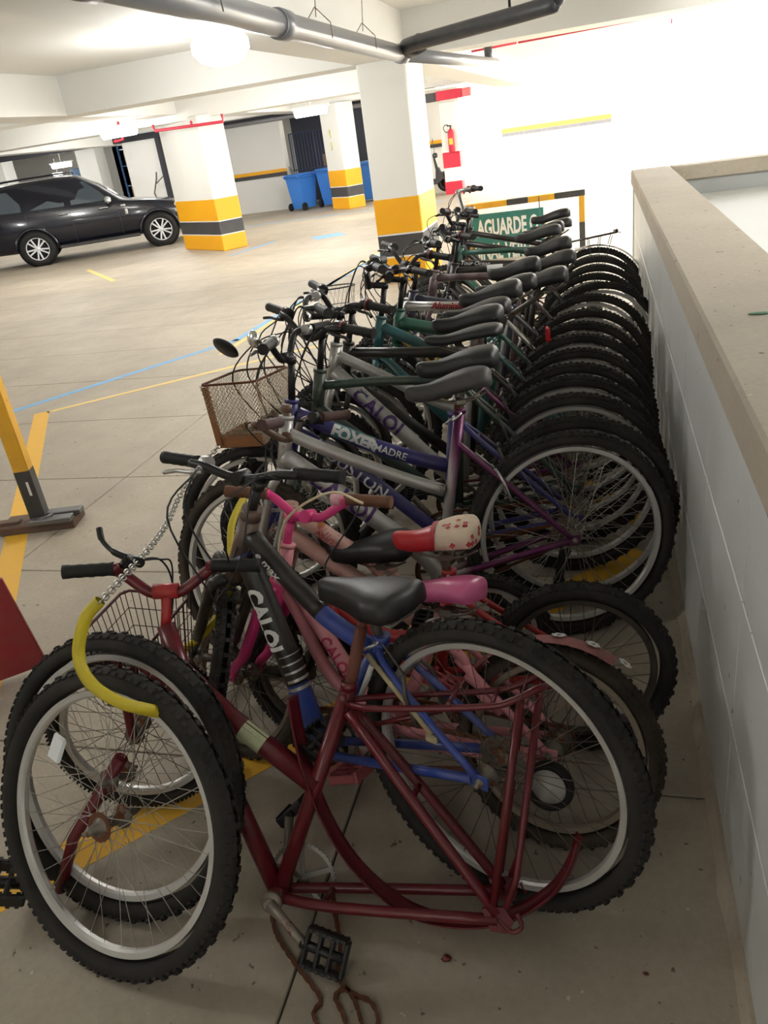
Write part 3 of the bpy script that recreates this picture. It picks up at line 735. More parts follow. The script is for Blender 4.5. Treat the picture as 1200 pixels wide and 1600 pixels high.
bin_('blue wheeled bin half hidden behind the back column', -7.10, 22.35, 2.8, 1.05)
bin_('blue wheeled bin at the right side of the back column', -5.95, 22.4, 3.0, 1.08)
o = ob('wall_sign', (MB().bbox((0, 0, 0), (.02, .17, .2), .003), mat('olive_sign', (176, 178, 96), rough=.5))); o.location = (-6.42, 20.76, 1.78); o.rotation_euler = (0, 0, math.radians(-40)+PI/2-PI/2+.0); o['label'] = 'upper small olive sign on the back column'; o['category'] = 'sign'
o2 = o.copy(); COL.objects.link(o2); o2.name = 'wall_sign'; o2.location.z = 1.50; o2['label'] = 'lower small olive sign on the back column'

# lamps
LAMPM = mat('lit_lamp_glass', (255, 253, 246), rough=.4, emit=22)
def lamp(label, loc, s=1., rz=0):
    r_ = thing('ceiling_lamp', label, 'ceiling lamp', loc=loc, group='lit lamps under the ceiling'); r_.rotation_euler = (0, 0, rz)
    ob('lamp_base', (MB().bbox((0, 0, 0), (.9*s, .12*s, .05*s), .01).tube([(0, 0, 0), (0, 0, .38)], .012, 6), mat('lamp_white', (224, 224, 220), rough=.4)), r_)
    ob('lamp_tube', (MB().tube([(-.36*s, 0, -.09*s), (.36*s, 0, -.09*s)], .085*s, 14).tube([(-.38*s, 0, -.09*s), (-.36*s, 0, -.09*s)], .05*s, 10), LAMPM), r_)
    return r_
r_ = thing('ceiling_lamp', 'big glaring round lamp under the ceiling, beside the grey pipe', 'ceiling lamp', loc=(-2.08, 4.82, 2.32)); 
ob('lamp_base', (MB().lathe([(0, 0), (.09, 0), (.09, -.03), (.05, -.04), (.045, -.06), (0, -.06)], 20, 'z'), mat('lamp_white', (224, 224, 220), rough=.4)), r_)
ob('lamp_bulb', (MB().lathe([(0, -.05), (.07, -.055), (.13, -.08), (.165, -.125), (.165, -.17), (.125, -.22), (.06, -.245), (0, -.25)], 24, 'z'), LAMPM), r_)
lamp('lit lamp left of the striped left column', (-7.98, 13.45, 2.32), .95, -.15)
lamp('lit lamp above the gate and the bins', (-5.85, 17.6, 2.32), 1.0, -.2)
lamp('lit tube lamp seen above the car roof', (-14.9, 21.6, 2.1), .8, .1)
lamp('small lit lamp low above the car roof', (-15.6, 22.3, 1.86), .4, .1)

# pipes under the ceiling
PVC = mat('grey_pvc_glossy', (126, 128, 134), rough=.28, dust=.3, dustcol=(120, 118, 116), scale=5, spec=.6)
def labeled(o, l, c, **k):
    o['label'] = l; o['category'] = c
    for a, b in k.items(): o[a] = b
    return o
PZ = 2.12
rp = thing('drain_pipe', 'large glossy grey drain pipe running under the ceiling past the centre column', 'pipe', loc=(-1.42, 3.0, PZ))
ob('pipe_run', (MB().tube([(0, -3.5, 0), (0, 3.7, 0)], .056, 24), PVC), rp); ob('pipe_run', (MB().tube([(0, 3.7, 0), (.33, 7.0, .02)], .05, 20), PVC), rp)
for y in (-.6, 1.05, 3.62): ob('coupling', (MB().tube([(0, y-.06, 0), (0, y-.055, 0), (0, y+.055, 0), (0, y+.06, 0)], [.059, .066, .066, .059], 24).tube([(0, y-.085, 0), (0, y-.065, 0)], .062, 24), PVC), rp)
for y, tz in ((.2, .3), (1.6, .5), (2.55, .3)): ob('hanger_wire', (MB().tube([(0, y, .075), (.02, y+.01, .30), (-.01, y, tz+.1)], .003, 5).tube([(-.07, y+.02, -.03), (-.075, y, .04), (0, y, .12)], .003, 5).tube([(.07, y+.02, -.03), (.075, y, .04), (0, y, .12)], .003, 5), STEEL), rp)
BP = mat('black_pipe', (48, 52, 60), rough=.4, dust=.2)
ob('black_drain_pipe', (MB().tube(smooth_path([(-1.36, 6.55, 2.14), (-1.25, 6.35, 2.15), (-.35, 5.62, 2.15), (-.24, 5.55, 2.17), (-.22, 5.53, 2.26), (-.22, 5.53, 2.715)], 6), .05, 18).tube([(-1.33, 6.5, 2.13), (-1.22, 6.38, 2.15)], .062, 18), BP))
labeled(bpy.data.objects['black_drain_pipe'], 'black branch pipe joining the grey drain pipe and turning up into the ceiling', 'pipe')
labeled(ob('pipe_hanger', (MB().tube([(-.52, 5.75, 2.2), (-.52, 5.75, 2.74)], .009, 8), BP)), 'thin black rod holding up the black branch pipe', 'hanger')
labeled(ob('black_down_pipe', (MB().tube([(-1.16, 9.95, 2.14), (-1.16, 9.95, 2.31)], .045, 16).tube([(-1.16, 9.95, 2.14), (-1.16, 9.95, 2.17)], .055, 16), BP)), 'short black pipe stub above the far end of the grey pipe', 'pipe')
RP = mat('red_conduit', (196, 50, 72), rough=.5)
labeled(ob('red_conduit', (MB().tube([(-1.62, 12, 2.43), (-1.02, 12, 2.44)], .014, 8).tube([(-1.0, 12, 2.44), (.90, 12, 2.47), (.90, 12, 2.36)], .014, 8).tube([(.35, 12, 2.46), (.35, 12, 2.56)], .01, 8), RP)), 'thin red conduit crossing the bright opening', 'conduit')
a_ = Vector((-7.75, 14.3, 2.20)); b_ = Vector((-6.35, 14.2, 2.17))
labeled(ob('red_conduit', (MB().tube([a_+Vector((-.02, 0, .1)), a_, b_, b_+Vector((0, 0, .12))], .025, 8).tube([a_.lerp(b_, .55), a_.lerp(b_, .55)+Vector((0, 0, .08))], .02, 8), RP)), 'red conduit across the head of the left striped column', 'conduit')
labeled(ob('red_conduit', (MB().tube([(-8.55, 14.45, 2.45), (-8.5, 14.4, 2.15), (-8.68, 14.4, 2.14)], .03, 8), RP)), 'short red conduit elbow left of the striped column head', 'conduit')
labeled(ob('sprinkler', (MB().lathe([(0, 0), (.05, 0), (.055, -.06), (.03, -.09), (0, -.09)], 16, 'z', c=(-1.05, 6.3, 2.73)), RP)), 'small red sprinkler cap on the ceiling above the black pipe', 'sprinkler')

# barrier with hanging sign
def stripes(root, p0, p1, w_, seq, name='striped_bar'):
    p0, p1 = Vector(p0), Vector(p1); d = p1-p0; L = d.length; t = d.normalized(); s = 0
    R = Matrix.Rotation(0, 3, 'X'); z = t; x = Vector((1, 0, 0)) if abs(t.x) < .9 else Vector((0, 0, 1)); x = (x-t*x.dot(t)).normalized(); y = t.cross(x); R = Matrix((x, y, z)).transposed()
    for ln, m in seq:
        ob(name, (MB().bbox(p0+t*(s+ln/2)*L, (w_, w_, ln*L), .004, R), m), root); s += ln
WY = mat('worn_yellow_paint', (226, 168, 22), rough=.5, rust=.22, dust=.3, rustcol=(110, 76, 30), scale=9)
WB = mat('worn_black_paint', (46, 50, 54), rough=.5, rust=.12, dust=.3, scale=9)
br = thing('barrier_frame', 'yellow and black striped tube barrier at the far end of the bikes', 'barrier', loc=(0, 10.35, 0))
stripes(br, (-1.60, 0, .64), (-.16, 0, .66), .07, [(.15, WY), (.20, WY), (.18, WB), (.22, WY), (.25, WB)])
stripes(br, (-.20, 0, 0), (-.20, 0, .63), .07, [(.52, WB), (.48, WY)]); stripes(br, (-1.58, 0, 0), (-1.58, 0, .62), .07, [(.35, WY), (.25, WB), (.4, WY)])
for x in (-.20, -1.58): ob('foot_plate', (MB().bbox((x, 0, .008), (.2, .2, .014), .002), WB), br)
sg = thing('hanging_sign', 'teal sign board with white lettering hung from the striped barrier', 'sign', loc=(-1.12, 10.29, -.065))
TE = mat('teal_sign_paint', (24, 118, 112), rough=.5, dust=.25)
ob('sign_board', (MB().bbox((0, 0, .33), (.85, .015, .57), .004).bbox((.445, .02, .33), (.04, .03, .57), .004), TE), sg)
for x in (-.4, .42): ob('hook', (MB().tube([(x, 0, .60), (x, .01, .74)], .007, 6), BP), sg)
def sign_text(t, x0, x1, z0, z1):
    vs, fs = text_mesh(t, .25, .009, 0, 1.0); a = min(v[0] for v in vs); b = max(v[0] for v in vs); c = min(v[1] for v in vs); d = max(v[1] for v in vs)
    ob('lettering', MB().add([(x0+(v[0]-a)/(b-a)*(x1-x0), -.0095, z0+(v[1]-c)/(d-c)*(z1-z0)) for v in vs], fs, False).mesh('lettering', mat('sign_white', (232, 236, 232), rough=.6)), sg)
sign_text('AGUARDE O', -.36, .40, .345, .55); sign_text('SINAL VERDE', -.40, .37, .06, .26)
# near post of another barrier at the left
nb = thing('barrier_post', 'yellow and black steel post on a split rusty base at the left edge', 'post', loc=(-2.83, 3.06, 0))
R5 = .35
ob('yellow_post', (MB().bbox((0, 0, .95), (.078, .078, 1.28), .006, Matrix.Rotation(R5, 3, 'Z')), WY), nb)
ob('black_post_foot', (MB().bbox((0, 0, .19), (.08, .08, .28), .006, Matrix.Rotation(R5, 3, 'Z')), WB), nb)
ob('number_mark', (MB().box((.035, -.047, .235), (.012, .002, .075), Matrix.Rotation(R5, 3, 'Z')), WHITE), nb)
RB = mat('rusty_base', (98, 76, 64), rough=.85, rust=.4, rustcol=(104, 66, 44), dust=.4, scale=20, bump=.3)
Rz = Matrix.Rotation(.25, 3, 'Z')
ob('base_channel', (MB().bbox((.0, 0, .022), (.40, .16, .044), .004, Rz).bbox((-.15, -.06, .03), (.12, .05, .06), .004, Rz), RB), nb)
ob('base_clamp', (MB().bbox((.10, -.045, .058), (.22, .06, .028), .004, Rz).bbox((.10, .045, .058), (.22, .06, .028), .004, Rz).tube([(.02, -.09, .06), (.10, -.02, .075)], .01, 8), mat('grey_steel_clamp', (112, 114, 116), rough=.5, metal=.5, dust=.3, rust=.1)), nb)
# red board edge at left
rbd = ob('red_board', (MB().bbox((0, 0, .19), (.60, .02, .38), .004), mat('dull_red_board', (146, 30, 44), rough=.5, dust=.2)), loc=(-2.225, 1.76, 0)); rbd.rotation_euler = (0, -.1, .55); rbd['label'] = 'dull red board standing at the left edge'; rbd['category'] = 'board'

# fire extinguisher
ex = thing('fire_extinguisher', 'red fire extinguisher hanging on the red and white banded ramp column', 'fire extinguisher', loc=(-3.5, 21.115, .98))
ob('cylinder', (MB().lathe([(0, 0), (.07, 0), (.08, .02), (.08, .42), (.06, .48), (.03, .52), (0, .53)], 20, 'z'), MATS['signal_red_paint']), ex)
ob('label_panel', (MB().box((0, -.082, .24), (.09, .006, .14)), mat('yellow_label', (236, 196, 60), rough=.5)), ex)
ob('valve', (MB().tube([(0, 0, .52), (0, 0, .58)], .02, 8).bbox((-.03, 0, .59), (.12, .02, .02), .004), BP), ex)
ob('hose', (MB().tube(smooth_path([(0, 0, .57), (-.10, -.02, .62), (-.17, -.03, .56), (-.13, -.04, .47), (-.05, -.06, .45)], 6), .011, 6), BP), ex)

# motor scooter behind the centre column
sc = thing('scooter', 'dark motor scooter half hidden behind the centre column', 'scooter', loc=(-4.35, 22.2, 0)); sc.rotation_euler = (0, 0, .15)
SM = mat('scooter_dark', (52, 54, 60), rough=.35, dust=.15)
ob('front_wheel', (MB().lathe([(.13, -.04), (.2, -.045), (.23, 0), (.2, .045), (.13, .04)], 24, 'y', c=(.42, 0, .23), closed=True).lathe([(0, -.02), (.13, -.02), (.13, .02), (0, .02)], 16, 'y', c=(.42, 0, .23)), RUBBER), sc)
ob('leg_shield', (MB().poly([(.30, .30), (.36, .34), (.26, .62), (.20, .86), (.14, .86), (.18, .58), (.16, .36), (-.35, .30), (-.35, .22), (.2, .22)], .26), SM), sc)
ob('front_fender', (MB().poly([(.20, .40), (.30, .50), (.44, .52), (.60, .42), (.62, .34), (.5, .44), (.38, .46), (.28, .36)], .1), SM), sc)
ob('fork', (MB().tube([(.42, .05, .23), (.26, .05, .62)], .02, 8).tube([(.42, -.05, .23), (.26, -.05, .62)], .02, 8), SM), sc)
ob('handlebar', (MB().tube([(.16, -.33, .95), (.2, -.1, .90), (.2, .1, .90), (.16, .33, .95)], .016, 8).bbox((.2, 0, .92), (.14, .2, .12), .03), SM), sc)
ob('mirror', (MB().tube([(.2, -.2, .93), (.18, -.24, 1.24)], .007, 6).lathe([(0, -.01), (.06, -.008), (.065, 0), (0, .012)], 14, 'x', c=(.18, -.24, 1.27)), SM), sc)
ob('seat', (MB().bbox((-.55, 0, .62), (.7, .26, .12), .04).bbox((-.6, 0, .42), (.6, .22, .3), .05), SM), sc)
ob('rear_wheel', (MB().lathe([(.13, -.045), (.2, -.05), (.23, 0), (.2, .05), (.13, .045)], 24, 'y', c=(-.8, 0, .23), closed=True), RUBBER), sc)

# ---------------------------------------------------------------- the parked car
CX, CY = -11.84, 15.48; CA = math.atan2(16.83-15.48, -9.54+11.84); WBs = 2.667
# wheel contact points seen are on the near side; car axis lies half a track further back
car = thing('car', 'dark navy SUV parked at the left with silver ten-spoke wheels', 'car', loc=(CX-.84*math.sin(CA), CY+.84*math.cos(CA), 0)); car.rotation_euler = (0, 0, CA); car.scale = (1, 1, .965)
CARP = mat('navy_car_paint', (9, 14, 30), rough=.2, spec=.4, coat=.7)
GLS = mat('dark_car_glass', (52, 66, 78), rough=.05, spec=1.0, coat=.5)
st_ = [(-1.02, .42, .82, 1.05, 1.08, .74, .66), (-.98, .36, .90, 1.12, 1.30, .82, .66), (-.85, .33, 1.02, 1.16, 1.60, .86, .66), (-.55, .32, 1.05, 1.15, 1.73, .90, .66), (0, .32, 1.05, 1.14, 1.76, .91, .67), (.7, .32, 1.05, 1.12, 1.77, .91, .68), (1.15, .32, 1.05, 1.11, 1.74, .91, .67),
       (1.55, .32, 1.04, 1.10, 1.52, .91, .69), (1.95, .32, 1.03, 1.09, 1.20, .91, .74), (2.12, .32, 1.02, 1.08, 1.10, .91, .80), (2.6, .32, .98, 1.02, 1.05, .90, .80), (3.05, .34, .90, .94, .97, .86, .74), (3.28, .38, .80, .85, .88, .78, .66), (3.36, .45, .70, .74, .76, .68, .56)]
vs = []; fs = []
for (x, zb, zm, zs, zr, hw, hr) in st_:
    ring = [(0, zb), (hw*.82, zb), (hw*.97, zb+.12), (hw, (zb+zm)/2+.05), (hw*.985, zm), (hw*.95, zs), (hr+.045, max(zs+.01, zr-.09)), (hr-.03, max(zs+.02, zr-.02)), (hr*.5, max(zs+.025, zr+.005)), (0, max(zs+.03, zr+.012))]
    full = [(x, y, z) for y, z in ring]+[(x, -y, z) for y, z in ring[-2:0:-1]]
    vs += full
m_ = len(full)
for i in range(len(st_)-1):
    for k in range(m_): a = i*m_+k; b = i*m_+(k+1) % m_; fs.append((a, b, b+m_, a+m_))
fs += [tuple(range(m_))[::-1], tuple((len(st_)-1)*m_+k for k in range(m_))]
body = ob('body', (MB().add(vs, fs), CARP), car)
def side_panel(name, pts, m, parent, out=.006):
    # polygon on the side of the car given as (x, z); follows the tumblehome between belt and roof
    for s in (-1,):
        V = []
        for x, z in pts:
            if z > 1.1: y = .865+(z-1.12)/(1.66-1.12)*(.70-.865)
            else: y = .905
            V.append((x, s*(y+out), z))
        n = len(V); W2 = [(x, y+.012, z) for x, y, z in V]
        ob(name, (MB().add(V+W2, [tuple(range(n)), tuple(range(2*n-1, n-1, -1))]+[(i, i+n, (i+1) % n+n, (i+1) % n) for i in range(n)], False), m), parent)
side_panel('window', [(-.78, 1.19), (-.12, 1.17), (-.10, 1.60), (-.55, 1.60), (-.70, 1.52)], GLS, car)
side_panel('window', [(.0, 1.17), (.78, 1.16), (.80, 1.62), (.0, 1.62)], GLS, car)
side_panel('window', [(.92, 1.16), (1.72, 1.15), (1.56, 1.36), (1.28, 1.60), (.92, 1.62)], GLS, car)
for xx in (-.06, .86): ob('door_gap', (MB().box((xx, -.908, .74), (.006, .012, .72)), BP), car)
ob('door_gap', (MB().box((1.86, -.908, .74), (.006, .012, .66)), BP), car)
for x in (.70, 1.66-.1): 
    for s in (-1,): ob('door_handle', (MB().tube(smooth_path([(x-.1, -.91, 1.0), (x-.07, -.94, 1.005), (x+.07, -.94, 1.005), (x+.1, -.91, 1.0)], 4), .012, 8), CHROME), car)
ob('wing_mirror', (MB().bbox((1.70, -1.02, 1.16), (.13, .2, .15), .04).tube([(1.72, -.88, 1.12), (1.70, -.96, 1.14)], .02, 8), CHROME), car)
for s in (-1, 1): ob('roof_rail', (MB().tube(smooth_path([(-.6, s*.58, 1.76), (-.5, s*.58, 1.81), (.9, s*.58, 1.83), (1.05, s*.58, 1.78)], 5), .016, 8), CARP), car)
ob('side_step', (MB().bbox((1.33, -.88, .33), (1.75, .14, .06), .02), BLKS), car)
ob('headlight', (MB().bbox((3.10, -.73, .85), (.36, .22, .15), .05), mat('headlight', (200, 206, 212), rough=.12, spec=1)), car); ob('headlight', (MB().bbox((3.10, .73, .85), (.36, .22, .15), .05), MATS['headlight']), car)
ob('fog_light', (MB().bbox((3.22, -.66, .55), (.12, .14, .1), .03), MATS['headlight']), car)
ob('side_vent', (MB().bbox((1.98, -.912, 1.0), (.10, .02, .04), .006).bbox((2.02, -.912, .86), (.06, .02, .12), .01), CHROME), car)
ob('rear_light', (MB().bbox((-.93, -.76, 1.0), (.14, .16, .34), .03), mat('red_lens', (130, 20, 26), rough=.2, spec=.9)), car)
ob('rear_bumper', (MB().bbox((-1.0, 0, .52), (.24, 1.66, .3), .07), CARP), car); ob('front_bumper', (MB().bbox((3.25, 0, .48), (.26, 1.5, .26), .08), CARP), car)
for wx in (0, WBs):
    for s in (-1, 1):
        q = s*.80
        if s < 0:
            mb = MB(); 
            for k in range(19):
                pass
            arch = [((wx+.43*math.cos(PI*k/16), q-.118, .37+.43*math.sin(PI*k/16))) for k in range(17)]
            mb.tube(arch, .035, 8); ob('wheel_arch', (mb, CARP), car)
            ob('arch_liner', (MB().lathe([(0, -.001), (.405, -.001), (.405, .06), (0, .06)], 32, 'y', c=(wx, q-.112, .37)), mat('arch_black', (12, 12, 14), rough=.9)), car)
        wh = ob('wheel', (MB().lathe([(.235, -.11), (.26, -.125), (.35, -.12), (.367, -.09), (.37, 0), (.367, .09), (.35, .12), (.235, .11)], 40, 'y', closed=True), RUBBER), car, loc=(wx, q-(.045 if s < 0 else 0), .37))
        mb = MB().lathe([(.236, -.118), (.246, -.112), (.246, -.02), (.225, -.02), (.225, -.10)], 40, 'y', closed=True).lathe([(0, -.10), (.05, -.10), (.058, -.09), (.058, -.05), (0, -.05)], 16, 'y')
        for k in range(10):
            a = 2*PI*k/10+(.09 if k % 2 else -.09); R = Matrix.Rotation(-a, 3, 'Y'); mb.bbox(R @ Vector((.14, -.095, 0)), (.19, .03, .034), .006, R)
        mb2 = MB().lathe([(0, -.03), (.225, -.03), (.225, -.02), (0, -.02)], 30, 'y')
        ob('alloy_rim', (mb, mat('alloy', (222, 224, 228), rough=.35, metal=.3)), wh, M=Matrix.Identity(4) if s < 0 else Matrix.Rotation(PI, 4, 'Z')); ob('brake_disc', (mb2, BP), wh, M=Matrix.Identity(4) if s < 0 else Matrix.Rotation(PI, 4, 'Z'))
# dry branch leaning behind the bonnet
labeled(ob('dry_branch', (MB().tube([(-11.3, 20.5, 0), (-11.5, 20.4, 1.0), (-11.35, 20.4, 1.32), (-11.3, 20.4, 1.5)], .02, 6).tube([(-11.42, 20.4, 1.2), (-11.1, 20.35, 1.38)], .014, 6), mat('dry_wood', (92, 84, 80), rough=.9))), 'dry forked branch sticking up behind the car bonnet', 'branch')

# ================================================================ the bicycles, nearest first
def fade_paint(name, ca, cb, x0, x1, rust=.25):     # factory colour fade along the frame
    m = paint(name, ca, rust=rust, metal=.45); nt = m.node_tree; b = nt.nodes['Principled BSDF']
    tc = nt.nodes.new('ShaderNodeTexCoord'); sp = nt.nodes.new('ShaderNodeSeparateXYZ'); nt.links.new(tc.outputs['Object'], sp.inputs[0])
    mr = nt.nodes.new('ShaderNodeMapRange'); mr.inputs['From Min'].default_value = x0; mr.inputs['From Max'].default_value = x1; nt.links.new(sp.outputs['X'], mr.inputs['Value'])
    for n in list(nt.nodes):
        if n.type == 'MIX' and not n.inputs['A'].is_linked:
            mx = nt.nodes.new('ShaderNodeMix'); mx.data_type = 'RGBA'; mx.inputs['A'].default_value = (*lin(cb), 1); mx.inputs['B'].default_value = (*lin(ca), 1)
            nt.links.new(mr.outputs['Result'], mx.inputs['Factor']); nt.links.new(mx.outputs['Result'], n.inputs['A']); break
    return m
SILVER = paint('silver_frame_paint', (180, 180, 178), rust=.4, dust=.3, metal=.5)
FADE = fade_paint('silver_to_purple_paint', (180, 179, 176), (96, 24, 82), .34, .40)
BLUEP = paint('navy_blue_paint', (40, 40, 112), rust=.1)
BLUE2 = paint('bright_blue_paint', (34, 66, 152), rust=.15, dust=.35)
GREENP = paint('dark_green_paint', (22, 58, 50), rust=.15, dust=.4)
GREEN2 = paint('green_paint', (20, 92, 76), rust=.1, dust=.35)
TEALP = paint('teal_paint', (18, 92, 96), rust=.1, dust=.35)
DKRED = paint('dark_red_paint', (98, 8, 26), rust=.1, dust=.12, rough=.3)
REDP = paint('bright_red_paint', (176, 24, 34), rust=.12, dust=.3)
PINKP = paint('hot_pink_paint', (226, 58, 134), rust=.05, dust=.2)
LPINK = paint('pale_pink_paint', (226, 146, 156), rust=.25, dust=.35, rustcol=(150, 80, 50))
NINAP = paint('rusty_white_pink_paint', (214, 172, 160), rust=.6, dust=.3, rustcol=(150, 84, 44), scale=10)
BROWNP = paint('brown_grimy_paint', (84, 62, 52), rust=.5, dust=.5)
WORNP = paint('worn_pink_black_paint', (64, 44, 52), rust=.3, dust=.7, dustcol=(150, 132, 130))
PURPT = mat('purple_lettering', (74, 44, 104), rough=.5)
YELT = mat('yellow_lettering', (206, 170, 84), rough=.5)
REDT = mat('red_lettering', (150, 30, 36), rough=.5)
PINKT = mat('dark_pink_lettering', (170, 40, 76), rough=.5)

# --- dark blue and black mountain bike whose rear wheel is the large one in front
P1 = pose(-.25, 1.215, -22, 8)
def two_tone_tube(parent, name, pts, r, m): return ob(name, (MB().tube(smooth_path([(p[0], 0, p[1]) for p in pts], 5), r, 14), m), parent)
b1, f1, S1 = bicycle('black and blue mountain bike with white lettering, its big rear wheel nearest the wall', P1, BLUE2, cs=.505, bbh=.2, st=(.29, .575), ht=(.685, .80, .765, .63),
    TT=[(.69, .755), (.58, .67), (.45, .585), (.31, .54)], DT=[(.72, .70), (.655, .56), (.60, .43), (.53, .25), (.505, .2)], tr=(.0175, .0215), fh=(1.0, .30), steer=-42, bsteer=98, fr=.30,
    barC=(.70, .905), bar=dict(w=.27, rise=.02, back=.03), gm=RUBBER, levers=(0, 1), lm=ALU, sad=(.315, .70), sstyle='sprung', stilt=-4, stayx=(.295, .555),
    bm_=PLAST, crk=-.9, cables=4, forkm=BLACKP, post=STEEL, tire=TIRE, spm=SPOKED, refl=False, fat=.016)
ob('head_tube_sleeve', (MB().tube([(.768, 0, .625), (.683, 0, .803)], .0268, 14).tube([(.683, 0, .80), (.672, 0, .83)], .026, 12), BROWNP), f1)
two_tone_tube(f1, 'down_tube_wrap', [(.715, .695), (.655, .56), (.60, .43), (.575, .37)], .0316, BLACKP)
two_tone_tube(f1, 'top_tube_wrap', [(.69, .755), (.58, .67), (.47, .597)], .0243, BLACKP)
decal('lettering', 'CALOI', (.672, .60), (.612, .455), .0319, .058, WHITE, f1, t=.42, bold=.0028, space=1.02)
decal('lettering', 'e.max', (.665, .735), (.57, .66), .0247, .036, WHITE, f1, t=.5, bold=.0006, shear=.35)
for k in range(5):
    t0 = k*.021; mb = MB(); c = Vector((.612-.38*t0-.012, 0, .445-t0)); d = Vector((-.4, 0, -.9)).normalized()
    mb.tube([c-d*(.0015+.0008*k), c+d*(.0015+.0008*k)], .0323, 14, cap=False); ob('silver_stripe', (mb, ALU), f1)
mb = MB()
for s in (-1, 1): mb.tube(smooth_path([(.74, s*.03, .655), (.80, s*.045, .67), (.86, s*.05, .62), (.90, s*.05, .53)], 5), .011, 8)
ob('fork_brace', (mb, BLACKP), f1, M=S1)
ob('pump_holder', (MB().tube([(.30, .03, .52), (.34, .033, .42)], .007, 8), WHITE), f1)
mb = MB().tube([(.305, .04, .55), (.12, .062, .42)], .0065, 8).bbox((.12, .06, .41), (.03, .02, .02), .005); ob('brake_noodle', (mb, mat('cream_plastic', (176, 162, 128), rough=.6, dust=.4)), f1)

# --- pink child's bike
P2 = pose(-.133, 1.362, -12.4, 20.9)
b2, f2, S2 = bicycle('pink bike with pink handlebar, pale pink curved frame and pink saddle', P2, LPINK, group='small old bicycles in the row', r=.25, cs=.42, bbh=.21, st=(.31, .53), ht=(.785, .655, .80, .55),
    TT=[(.80, .585), (.73, .515), (.65, .42), (.55, .31), (.43, .22)], DT=[(.805, .56), (.73, .45), (.62, .30), (.43, .21)], tr=(.0165, .013), fh=(.94, .25), steer=-12, bsteer=-80,
    barC=(.715, .745), bar=dict(w=.235, rise=.055, back=.02, r=.0125, tip=1.0), gm=GRIPBR, bm_=PINKP, lm=mat('pale_pink_plastic', (236, 176, 188), rough=.45, dust=.3), levers=(0, 1), sad=(.30, .595), sstyle='kid', sm=mat('pink_saddle_vinyl', (206, 84, 140), rough=.35, dust=.35, dustcol=(226, 160, 190)),
    forkm=PINKP, rm=mat('dull_brown_rim', (140, 128, 112), rough=.55, metal=.4, dust=.5, rust=.2), tw=.045, spm=SPOKED, crk=2.2, ring=.06, tire=TIRE2, cables=1, vbrake=False, post=STEEL, single=True, disc=False, pedm=mat('pink_pedal', (196, 96, 104), rough=.5, dust=.4), fat=.017)
ob('crown', (MB().tube([(.80, 0, .55), (.83, 0, .47)], [.034, .03], 14), PINKP), b2, M=S2)
decal('lettering', 'CALOI', (.655, .425), (.56, .315), .0222, .042, PINKT, f2, t=.5, bold=.0012)
mb = MB(); fen = []
for k in range(15):
    a = math.radians(62+k*8.2); fen.append((.272*math.cos(a)*1.0, .25+.272*math.sin(a)))
vs = []; fs = []
for i, (x, z) in enumerate(fen):
    nx, nz = x, z-.25; l = math.hypot(nx, nz)
    for j in range(7):
        yy = (j-3)/3*.032; dd = -.010*(yy/.032)**2; vs.append((x+nx/l*dd, yy, z+nz/l*dd))
for i in range(14):
    for j in range(6): a = i*7+j; fs.append((a, a+1, a+8, a+7))
def mirror_fender(v): return [(-x, y, z) for x, y, z in v]
ob('fender', (MB().add(mirror_fender(vs), fs), mat('fender_pink_dirty', (176, 108, 108), rough=.6, dust=.9, dustcol=(96, 72, 66), scale=9)), b2)
mb = MB()
for k in range(3):
    a = math.radians(88+k*17); c = Vector((.274*math.cos(a), 0, .25+.274*math.sin(a))); n = Vector((math.cos(a), 0, math.sin(a))); t = Vector((-n.z, 0, n.x))
    for q in range(6):
        b = q*PI/3; p = c+t*.011*math.cos(b)+Vector((0, .011*math.sin(b), 0)); mb.add([p+t*.007*math.cos(u*PI/4)+Vector((0, .007*math.sin(u*PI/4), 0))+n*.001 for u in range(8)], [tuple(range(8))])
ob('flower_print', (mb, WHITE), b2, kind='stuff')
ob('cable_housing', (MB().tube(smooth_path([(.52, .05, .80), (.62, .05, .82), (.745, .06, .74), (.76, .07, .62), (.72, .05, .54)], 8), .0038, 6), mat('cream_cable', (214, 196, 162), rough=.5)), b2)
mb = MB()
for k in range(5): mb.tube(smooth_path([(.31-.03*k, .03+.01*(k % 2), .50-.035*k), (.25-.02*k, .05, .475-.03*k), (.25-.03*k, .035, .44-.03*k)], 3), .012, 8)
ob('wrapped_tape', (mb, LPINK), b2)
tw_ = ob('training_wheel', (MB().lathe([(.042, -.014), (.055, -.012), (.058, 0), (.055, .012), (.042, .014)], 32, 'y', closed=True), RUBBER), b2, loc=(-.015, .105, .20))
ob('wheel_plate', (MB().lathe([(0, .006), (.010, .008), (.012, .002), (.043, .004), (.043, -.004), (0, -.004)], 32, 'y'), mat('white_plastic_plate', (206, 204, 198), rough=.5, dust=.3)), tw_)
ob('training_wheel_bracket', (MB().tube([(.03, .07, .235), (.38, .055, .19)], .011, 8).tube([(.36, .05, .23), (.05, .05, .235)], .009, 8), LPINK), b2)

